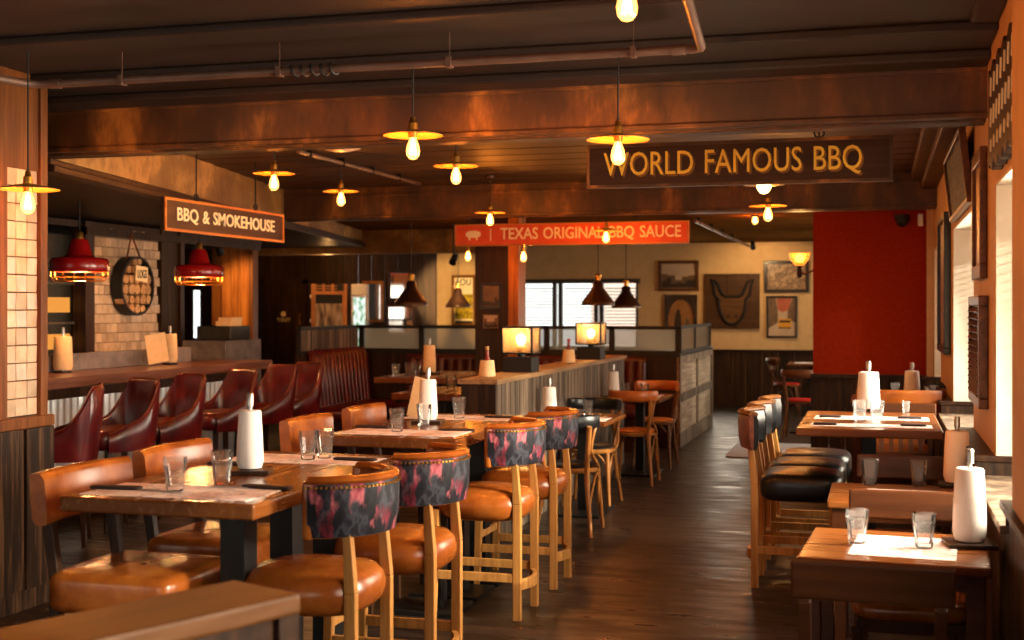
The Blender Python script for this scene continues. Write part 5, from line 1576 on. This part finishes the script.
t = thing('motion_sensor', 'small white sensor in the corner beside the red wall', 'sensor', (q.x, VR, q.z - 0.06))
MB().bx(-0.025, 0.025, -0.035, 0, 0, 0.12).build('housing', 'white', t, bevel=0.01)
MB().bx(-0.018, 0.018, -0.04, -0.03, 0.02, 0.06).build('lens', 'blind', t, bevel=0.006)
#PART5
# ================================================================== RIGHT SIDE
tt = put(dining_table('tall wooden counter table by the right wall with two white placemats and black stools', 0.78, 1.25, TH, 'tall_table', 'pedestal', 'tabletop_x', None, 0.045), -0.06, 7.93)
BK = 'black leather counter stools on the right'
bk = counter_stool('black leather counter stool nearest the camera, at the right tall table', BK, 'worn', 'black_leather', 'lit_mid_oak', 'black_leather', 'oak', flat=True, studs=False)
put(bk, -0.45, 7.72, 0, -90)
copy_tree(bk, (-0.45, 8.24, 0), -90, 'black leather counter stool in the middle of the three at the right tall table')
copy_tree(bk, (-0.43, 8.78, 0), -90, 'black leather counter stool farthest of the three at the right tall table')
placemat((-0.05, 7.55, TH), 'bright white placemat along the front edge of the right tall table', PG, 0.66, 0.20)
placemat((-0.05, 8.05, TH), 'bright white placemat along the back of the right tall table', PG, 0.66, 0.26)
napkin((-0.30, 7.53, Z1), 'dark napkin at the left end of the front placemat, right tall table', NG, 0, 0.13)
napkin((-0.29, 8.05, Z1), 'dark napkin at the left end of the back placemat, right tall table', NG, 0, 0.13)
napkin((0.18, 7.58, Z1), 'dark napkin at the right end of the front placemat, right tall table', NG, 0, 0.14)
napkin((0.17, 8.08, Z1), 'dark napkin at the right end of the back placemat, right tall table', NG, 0, 0.14)
glass(on(860, 421, Z1), 'left tumbler of the pair on the right tall table', GG)
glass(on(877, 422, Z1), 'right tumbler of the pair on the right tall table, before the towel roll', GG)
glass(on(906, 413, Z1), 'short tumbler at the back of the right tall table', GG, 0.6)
towel(on(868.5, 411.5, TH), 'white paper towel roll on the right tall table', TG, 0.235, 0.066)

tf = put(dining_table('small wooden table in the right foreground with a white placemat and towel roll', 0.64, 0.64, 0.75, 'square_table', 'plain', 'tabletop_x', 'small square tables on the right', 0.035), 0.055, 4.90, 0, -3)
tm = put(copy_tree(tf), 0.09, 6.28, 0, 0)
tm['label'] = 'small wooden table second from the camera on the right, two tumblers on it'
h = 0.75
placemat(Vector((0.085, 4.88, h)), 'bright white printed placemat on the right foreground table', PG, 0.36, 0.42, -4)
placemat(Vector((0.12, 6.22, h)), 'white placemat under two tumblers on the second small right table', PG, 0.36, 0.36, 0)
h2 = h + 0.002
glass(on(857, 543, h2), 'tumbler at the left of the placemat on the right foreground table', GG)
glass(on(924, 548, h2), 'tumbler at the right of the placemat on the right foreground table', GG)
glass(on(870, 485, h2), 'left tumbler on the second small right table', GG)
glass(on(919, 486, h2), 'right tumbler on the second small right table', GG)
towel(on(969.5, 546, h), 'tall white paper towel roll on the right foreground table', TG, 0.265, 0.054, rot=8)
q = on(957, 486, h)
towel(q, 'peach coloured paper towel roll on the second small right table', TG, 0.25, 0.058, mat('peach paper', '#f3d2b4', (1, 1, 1), 20, 0.8))
ch = put(board_chair('wooden chair with its board back to the camera in the right foreground', 'wooden board back chairs on the right', False), -0.015, 4.21, 0, -2)
copy_tree(ch, (0.11, 5.30, 0), 180, 'wooden board back chair between the two small right tables')
copy_tree(ch, (0.12, 6.62, 0), 180, 'wooden board back chair behind the second small right table')
cw = board_chair('x', 'wooden board back chairs on the right', True); put(cw, 0.14, 9.16, 0, 180); cw.scale = (1, 1, 1.1); cw['label'] = 'wooden slatted chair beyond the right tall table, before the orange chair'
hb = high_chair('orange leather chair back to back with a wooden chair, beyond the right tall table', 'orange chairs on the right')
put(hb, 0.13, 10.02, 0, 0)
td = put(copy_tree(tf), 0.08, 11.58, 0, 0)
td['label'] = 'small wooden table farthest back on the right, in front of the red wall'
td.scale = (1, 1, 1.12)
towel(on(912, 398, 0.84), 'white paper towel roll on the farthest right table', TG, 0.215, 0.062)
glass(on(895, 397, 0.84), 'tumbler beside the towel roll on the farthest right table', GG)

# small jars on the ledge under the far window
for i, (V, lab) in enumerate(((10.05, 'small dark jar on the ledge of the right wall, nearer one'), (10.28, 'small dark jar on the ledge of the right wall, middle one'), (10.5, 'small dark jar on the ledge of the right wall, farther one'))):
    t = thing('condiment_jar', lab, 'jar', (0.445, V, DADO), 0, 'condiment jars on the ledge')
    MB().lathe([(0, 0), (0.026, 0), (0.03, 0.01), (0.03, 0.06), (0.022, 0.07), (0, 0.07)], n=14).build('jar_body', 'glass', t, smooth=True)
    MB().lathe([(0, 0.004), (0.024, 0.004), (0.024, 0.05), (0, 0.05)], n=14).build('contents', 'sauce', t, smooth=True)
    MB().lathe([(0, 0.07), (0.025, 0.07), (0.025, 0.088), (0, 0.088)], n=14).build('lid', 'iron', t)

# ---- things on the right wall (local x runs along the wall, front faces the room)
def wall_thing(name, label, cat, y0, y1, z0, z1, frame, face, fw, th, tilt=0.0, U=None, partname='panel'):
    w, hh = y1 - y0, z1 - z0
    t = thing(name, label, cat, ((U or WU) - 0.002, (y0 + y1) / 2, z0), -90)
    R = Matrix.Rotation(tilt, 4, 'X')
    fr = MB(); fr.m = R
    fr.bx(-w / 2, w / 2, -th, 0, 0, fw).bx(-w / 2, w / 2, -th, 0, hh - fw, hh).bx(-w / 2, -w / 2 + fw, -th, 0, fw, hh - fw).bx(w / 2 - fw, w / 2, -th, 0, fw, hh - fw)
    fr.build('frame', frame, t, bevel=0.006)
    b = MB(); b.m = R
    b.bx(-w / 2 + fw, w / 2 - fw, -th * 0.5, -0.004, fw, hh - fw).build(partname, face, t)
    return t, w, hh, R
wall_thing('slate_board', 'long framed slate board leaning out high on the right wall', 'board', 7.5, 9.3, 2.2, 2.62, 'framewood', 'chalk', 0.03, 0.04, 0.11, WU - 0.0, 'slate')
wall_thing('wall_picture', 'wide glossy wood framed picture high between two right windows', 'picture', 6.62, 7.2, 1.76, 2.40, 'framewood', 'sepia', 0.07, 0.035, 0, None, 'print')
t, w, hh, R = wall_thing('louvred_panel', 'dark louvred wooden panel on the right wall below the framed picture', 'panel', 6.55, 7.3, 1.13, 1.675, 'framewood', 'post', 0.05, 0.045, 0, None, 'backing')
b = MB()
for k in range(13):
    b.box((0, -0.035, 0.07 + k * 0.034), (w - 0.1, 0.04, 0.006), Matrix.Rotation(0.6, 3, 'X'))
b.build('louvres', 'framewood', t)
wall_thing('wall_picture', 'tall dark framed picture on the right wall nearer the red wall', 'picture', 9.95, 11.1, 1.27, 2.32, 'frameblack', 'sepia', 0.05, 0.05, 0, None, 'print')
# wavy edged carved board at the top right
t = thing('carved_board', 'wavy edged dark board with pale carved strokes at the top right corner', 'sign', (WU - 0.002, 5.35, 2.22), -90)
pts = []
N = 40
for i in range(N + 1):
    x = -0.62 + 1.24 * i / N
    pts.append((x, 0.02 * math.sin(i * 0.95)))
for i in range(N + 1):
    x = 0.62 - 1.24 * i / N
    pts.append((x, 0.42 + 0.02 * math.sin(i * 0.8)))
MB().prism(pts, -0.045, 0).build('board', 'post', t, bevel=0.006)
for r, (z, n) in enumerate(((0.33, 7), (0.20, 8), (0.085, 7))):
    for k in range(n):
        x = -0.46 + 0.92 * k / (n - 1)
        hh = 0.075 if r < 2 else 0.045
        MB().bar((x, -0.047, z - hh / 2), (x + 0.025, -0.047, z + hh / 2), 0.022, 0.008).build('carved_stroke', 'cream', t)

# ================================================================== FAR RIGHT CORNER
rc = bentwood_chair('dark bentwood chair with a red seat far back beside the red wall', 'redseat', 'framewood', 'framewood', 'bentwood chairs in the far corner')
q = PH(783, 404, 0.0)
put(rc, q.x + 0.2, 19.6, 0, -90)
rt = dining_table('small table with pale papers half hidden behind the red wall', 0.7, 0.9, 0.78, 'corner_table', 'pedestal', 'tabletop', 'tables in the far corner', 0.035)
put(rt, PV(812, 300, 19.9).x, 19.9)
rt2 = put(copy_tree(rt), PV(812, 300, 17.4).x, 17.2); rt2['label'] = 'lower small table edge just left of the red wall'
rc2 = copy_tree(rc, (PV(800, 300, 16.4).x + 0.02, 16.2, 0), 0, 'dark bentwood chair seen edge on right beside the red wall dado')
for x, y, lab in ((803, 359, 'pale paper menu on the far corner table'), ):
    o = MB().bx(-0.2, 0.25, -0.15, 0.15, 0, 0.003).build('paper_menu', 'paper')
    p = on(x + 6, y, 0.78); o.location = (PV(812, 300, 19.9).x - 0.05, 19.8, 0.78)
    tag(o, lab, 'menu')
q0, q1 = PH(724, 457.5, 0), PH(742, 443, 0)
o = MB().pad(1.25, q1.y - q0.y, 0, 0.012, 0.004, 24, 14, 0.0).build('floor_mat', 'grey_mat')
o.location = (q0.x + 0.62, (q0.y + q1.y) / 2, 0)
tag(o, 'flat grey floor mat beyond the black stools', 'mat')

# ================================================================== PENDANT BULBS
def pendant(x, y, wpx, label, ceil, dia=0.30, power=24, z=None, disc=True, group='bare filament bulbs under flat discs'):
    z = z or F * dia / wpx
    p = PZ(x, y, z)
    t = thing('filament_pendant', label, 'pendant lamp', p, 0, group)
    r = dia / 2
    if disc:
        MB().lathe([(0.02, 0.022), (r * 0.5, 0.012), (r, -0.006), (r, -0.009), (r * 0.5, 0.006), (0.02, 0.012)], n=32, cap=False).build('disc_shade', 'disc', t, smooth=True)
    MB().lathe([(0, 0.085), (0.012, 0.085), (0.016, 0.06), (0.023, 0.055), (0.024, 0.012), (0.021, -0.02), (0, -0.02)], n=16).build('socket', 'brass', t, smooth=True)
    MB().tube([(0, 0, 0.08), (0, 0, ceil - p.z - 0.01)], 0.0045, 6).build('cord', 'cord', t)
    MB().lathe([(0, 0), (0.045, 0), (0.04, -0.025), (0, -0.03)], n=16).build('ceiling_rose', 'lampdark', t, loc=(0, 0, ceil - p.z))
    MB().lathe([(0.018, -0.015), (0.019, -0.03), (0.030, -0.058), (0.035, -0.084), (0.032, -0.106), (0.019, -0.124), (0.0, -0.13)], n=20, cap=False).build('bulb', 'bulbglass', t, smooth=True)
    f = MB()
    for k in range(6):
        a = 2 * PI * k / 6
        c, s = math.cos(a), math.sin(a)
        f.tube([(0.007 * c, 0.007 * s, -0.035), (0.016 * c, 0.016 * s, -0.105)], 0.0032, 5)
    f.tube([(0, 0, -0.02), (0, 0, -0.10)], 0.003, 5)
    f.build('filament', 'filament', t)
    lamp('pendant_light', 'POINT', (0, 0, -0.085), power, WARM, t, shadow_soft_size=0.034)
    return t
pendant(28, 188, 61, 'filament bulb pendant at the far left in front of the tiled pillar', 2.95, power=34)
pendant(274, 172.5, 42, 'filament bulb pendant above the smokehouse sign', 2.85)
pendant(341, 190.5, 36, 'filament bulb pendant below the white ceiling dome', 2.85)
pendant(413, 134, 60, 'filament bulb pendant in front of the first beam, left of centre', 2.95, power=34)
pendant(456, 165, 45, 'filament bulb pendant between the beams, right of the centre left one', 2.85)
pendant(490, 212, 32, 'filament bulb pendant just above the TEXAS sign, left end', 2.85)
pendant(618, 138, 63, 'filament bulb pendant in front of the W of the WORLD FAMOUS sign', 2.95, power=34)
pendant(627, -18, 92, 'filament bulb pendant cut by the top edge of the picture', 2.95, power=34)
pendant(606, 230, 30, 'filament bulb pendant in front of the TEXAS sign, right of centre', 2.68)
pendant(768, 205, 38, 'filament bulb pendant below the WORLD FAMOUS sign, nearer of the close pair', 2.85)
pendant(755, 213, 26, 'filament bulb pendant below the WORLD FAMOUS sign, farther of the close pair', 2.68)
pendant(468, 250, 26, 'small filament bulb left of the oak column under the TEXAS sign', 2.68, disc=False, z=15.2, power=18, group='bare bulbs by the oak column')
pendant(523.5, 250, 26, 'small filament bulb right of the oak column under the TEXAS sign', 2.68, disc=False, z=14.2, power=18, group='bare bulbs by the oak column')
q = PZ(764, 186, 9.6)
t = thing('half_globe_lamp', 'small glowing half globe lamp under the middle of the WORLD FAMOUS sign', 'pendant lamp', q)
MB().lathe([(0.0, -0.06), (0.03, -0.05), (0.05, -0.02), (0.055, 0.0), (0.05, 0.01), (0, 0.01)], n=20).build('globe', 'bulbfrost', t, smooth=True)
MB().lathe([(0, 0.008), (0.15, 0.008), (0.15, 0.014), (0, 0.016)], n=28).build('disc_shade', 'disc', t)
MB().tube([(0, 0, 0.014), (0, 0, 2.85 - q.z)], 0.006, 6).build('stem', 'lampdark', t)

def cone_lamp(x, y, wpx, label, mat_, dia=0.36):
    wpx *= 1.08
    z = F * dia / wpx
    p = PZ(x, y, z)
    t = thing('cone_pendant', label, 'pendant lamp', p, 0, 'dark cone pendants over the booths')
    r = dia / 2
    MB().lathe([(r, 0), (r + 0.004, 0.03), (r * 0.97, 0.045), (r * 0.34, 0.20), (r * 0.30, 0.26), (0.03, 0.28), (0.0, 0.28), (0, 0.27), (0.028, 0.27), (r * 0.28, 0.25), (r * 0.32, 0.195), (r * 0.93, 0.04), (r - 0.004, 0)], n=32, cap=False).build('shade', mat_, t, smooth=True)
    MB().lathe([(0, 0.275), (0.028, 0.275), (0.028, 0.32), (0.04, 0.322), (0.04, 0.34), (0.012, 0.36), (0, 0.36)], n=14).build('socket', 'brass', t, smooth=True)
    MB().tube([(0, 0, 0.35), (0, 0, 2.68 - p.z)], 0.006, 6).build('cord', 'cord', t)
    MB().lathe([(0, 0.06), (0.03, 0.08), (0.035, 0.12), (0.015, 0.2), (0, 0.27)], n=14).build('bulb', 'bulbfrost', t, smooth=True)
cone_lamp(411, 305.5, 30, 'dark cone pendant farthest left, in front of the wall mirrors', 'lampdark')
cone_lamp(458, 307.5, 23, 'bronze cone pendant against the beige wall, left of the column', 'lampdark')
cone_lamp(598, 305.5, 30, 'left of two dark cone pendants in front of the back window', 'lampdark')
cone_lamp(626, 308, 26.5, 'right of two dark cone pendants in front of the back window', 'lampdark')

# white ceiling dome, spotlight, pipes
q = PH(340, 149, 2.83)
t = thing('ceiling_dome_light', 'white shallow dome light on the ceiling behind the first beam', 'ceiling light', (q.x, q.y, 2.85))
MB().lathe([(0, -0.045), (0.07, -0.04), (0.12, -0.024), (0.15, 0.0), (0, 0)], n=32).build('diffuser', 'dome', t, smooth=True)
MB().lathe([(0.15, 0.0), (0.16, 0.0), (0.16, -0.012), (0.15, -0.012)], n=32).build('rim', 'white', t)
q = PZ(454, 259, 16.5)
t = thing('ceiling_spotlight', 'small black spotlight hanging near the column against the beige wall', 'spotlight', q)
MB().tube([(0, -0.06, -0.05), (0, 0.05, 0.05)], [0.05, 0.035], 14).build('head', 'black', t, smooth=True)
MB().tube([(0, 0, 0.03), (0, 0, 2.68 - q.z)], 0.012, 8).build('stem', 'black', t)
aim(lamp('spotlight_light', 'SPOT', (0, 0.2, -0.05), 1300, (1.0, 0.62, 0.26), t, spot_size=0.4, spot_blend=0.6, shadow_soft_size=0.05), (-0.36, 1, -0.12))
t = thing('ceiling_spotlight', 'small black spotlight above the honey pine wall', 'spotlight', (xa + 0.45, V1 - 0.9, 2.30))
MB().tube([(0, -0.03, 0.05), (0, 0.05, -0.05)], [0.035, 0.05], 14).build('head', 'black', t, smooth=True)
MB().tube([(0, 0, 0.03), (0, 0, 0.13)], 0.012, 8).build('stem', 'black', t)
aim(lamp('spotlight_light', 'SPOT', (0, 0.1, -0.08), 60, (1.0, 0.55, 0.18), t, spot_size=1.7, spot_blend=0.6, shadow_soft_size=0.05), (0, 0.8, -0.75))
t = thing('ceiling_spotlight', 'added small black spotlight brightening the beige back wall above the bull plaque', 'spotlight', (-1.9, 20.3, 2.58))  # added lamp to brighten the back wall, its fixture made up
MB().tube([(0, -0.05, 0.04), (0, 0.05, -0.04)], [0.035, 0.045], 14).build('head', 'black', t, smooth=True)
MB().tube([(0, 0, 0.03), (0, 0, 0.10)], 0.012, 8).build('stem', 'black', t)
aim(lamp('spotlight_light', 'SPOT', (0, 0.1, -0.08), 38, (1.0, 0.62, 0.28), t, spot_size=2.3, spot_blend=0.7, shadow_soft_size=0.08), (0.0, 1, -0.8))

t = thing('added_downlight', 'added small round downlight brightening the dark corridor by the toilet door', 'ceiling light', (-8.3, 17.9, 2.6))  # added lamp and housing, there to lift the dark door
MB().lathe([(0, 0), (0.06, 0), (0.06, 0.08), (0, 0.08)], n=20).build('housing', 'lampdark', t)
MB().lathe([(0, -0.006), (0.045, -0.006), (0.045, 0.0), (0, 0.0)], n=20).build('lens', 'bulbfrost', t)
lamp('corridor_fill', 'POINT', (0, 0, -0.08), 26, WARM, t, shadow_soft_size=0.04)
t = thing('ceiling_pipe', 'painted pipe running across the ceiling in front of the first beam, with elbows', 'pipe', (0, 5.6, 2.74))
q0, q1 = PZ(50, 89, F * (2.74 - EYE) / (HZ - 89)), PZ(703, 50, F * (2.74 - EYE) / (HZ - 50))
pts = [(q0.x - 0.7, -1.0, 0)] + spline([(q0.x - 0.05, -0.2, 0), (q0.x, -0.03, 0), (q0.x + 0.1, 0, 0)], 4) + [(q1.x - 0.12, 0, 0)] + spline([(q1.x - 0.04, 0, 0), (q1.x, -0.03, 0), (q1.x + 0.01, -0.15, 0)], 4) + [(q1.x + 0.12, -1.6, 0), (q1.x + 0.25, -3.5, 0)]
MB().tube(pts, 0.020, 10).build('pipe_run', 'pipe', t, smooth=True)
for x in (q0.x + 0.12, q1.x - 0.1):
    MB().tube([(x - 0.03, 0, 0), (x + 0.03, 0, 0)], 0.025, 10).build('coupling', 'pipe', t, smooth=True)
MB().tube([(-2.7 + 0.0012 * j, 0.026 * math.cos(j * 0.15), 0.026 * math.sin(j * 0.15)) for j in range(210)], 0.006, 5).build('wrapped_cable', 'cord', t, smooth=True)
for k in range(4):
    x = q0.x + 0.5 + k * (q1.x - q0.x - 0.8) / 3
    MB().bx(x - 0.012, x + 0.012, -0.024, 0.024, -0.024, 0.022).bx(x - 0.002, x + 0.002, -0.002, 0.002, 0.02, 0.19).build('pipe_clip', 'pipe', t)
q0, q1 = PZ(298, 151.5, F * 1.19 / (HZ - 151.5)), PZ(416, 184, F * 1.19 / (HZ - 184))
t = thing('ceiling_conduit', 'thin conduit under the ceiling running back from the white dome light', 'pipe', (q0.x, q0.y, 2.81))
MB().tube([(0, 0, 0), (0, q1.y - q0.y, 0)], 0.018, 8).build('pipe_run', 'pipe', t, smooth=True)
for k in range(4):
    y = 0.2 + k * 0.65
    MB().bx(-0.022, 0.022, y - 0.01, y + 0.01, -0.022, 0.042).build('pipe_clip', 'iron', t)
q0, q1 = PZ(695, 221, F * 1.0 / (HZ - 221)), PZ(752, 250, F * 1.0 / (HZ - 250))
t = thing('ceiling_conduit', 'thin conduit under the back ceiling, right of the TEXAS sign', 'pipe', (q0.x, q0.y, 2.62))
MB().tube([(0, 0, 0), (0, q1.y - q0.y - 0.6, 0)], 0.02, 8).build('pipe_run', 'pipe', t, smooth=True)
for k in range(4):
    y = 0.3 + k * 1.2
    MB().bx(-0.024, 0.024, y - 0.012, y + 0.012, -0.024, 0.062).build('pipe_clip', 'iron', t)
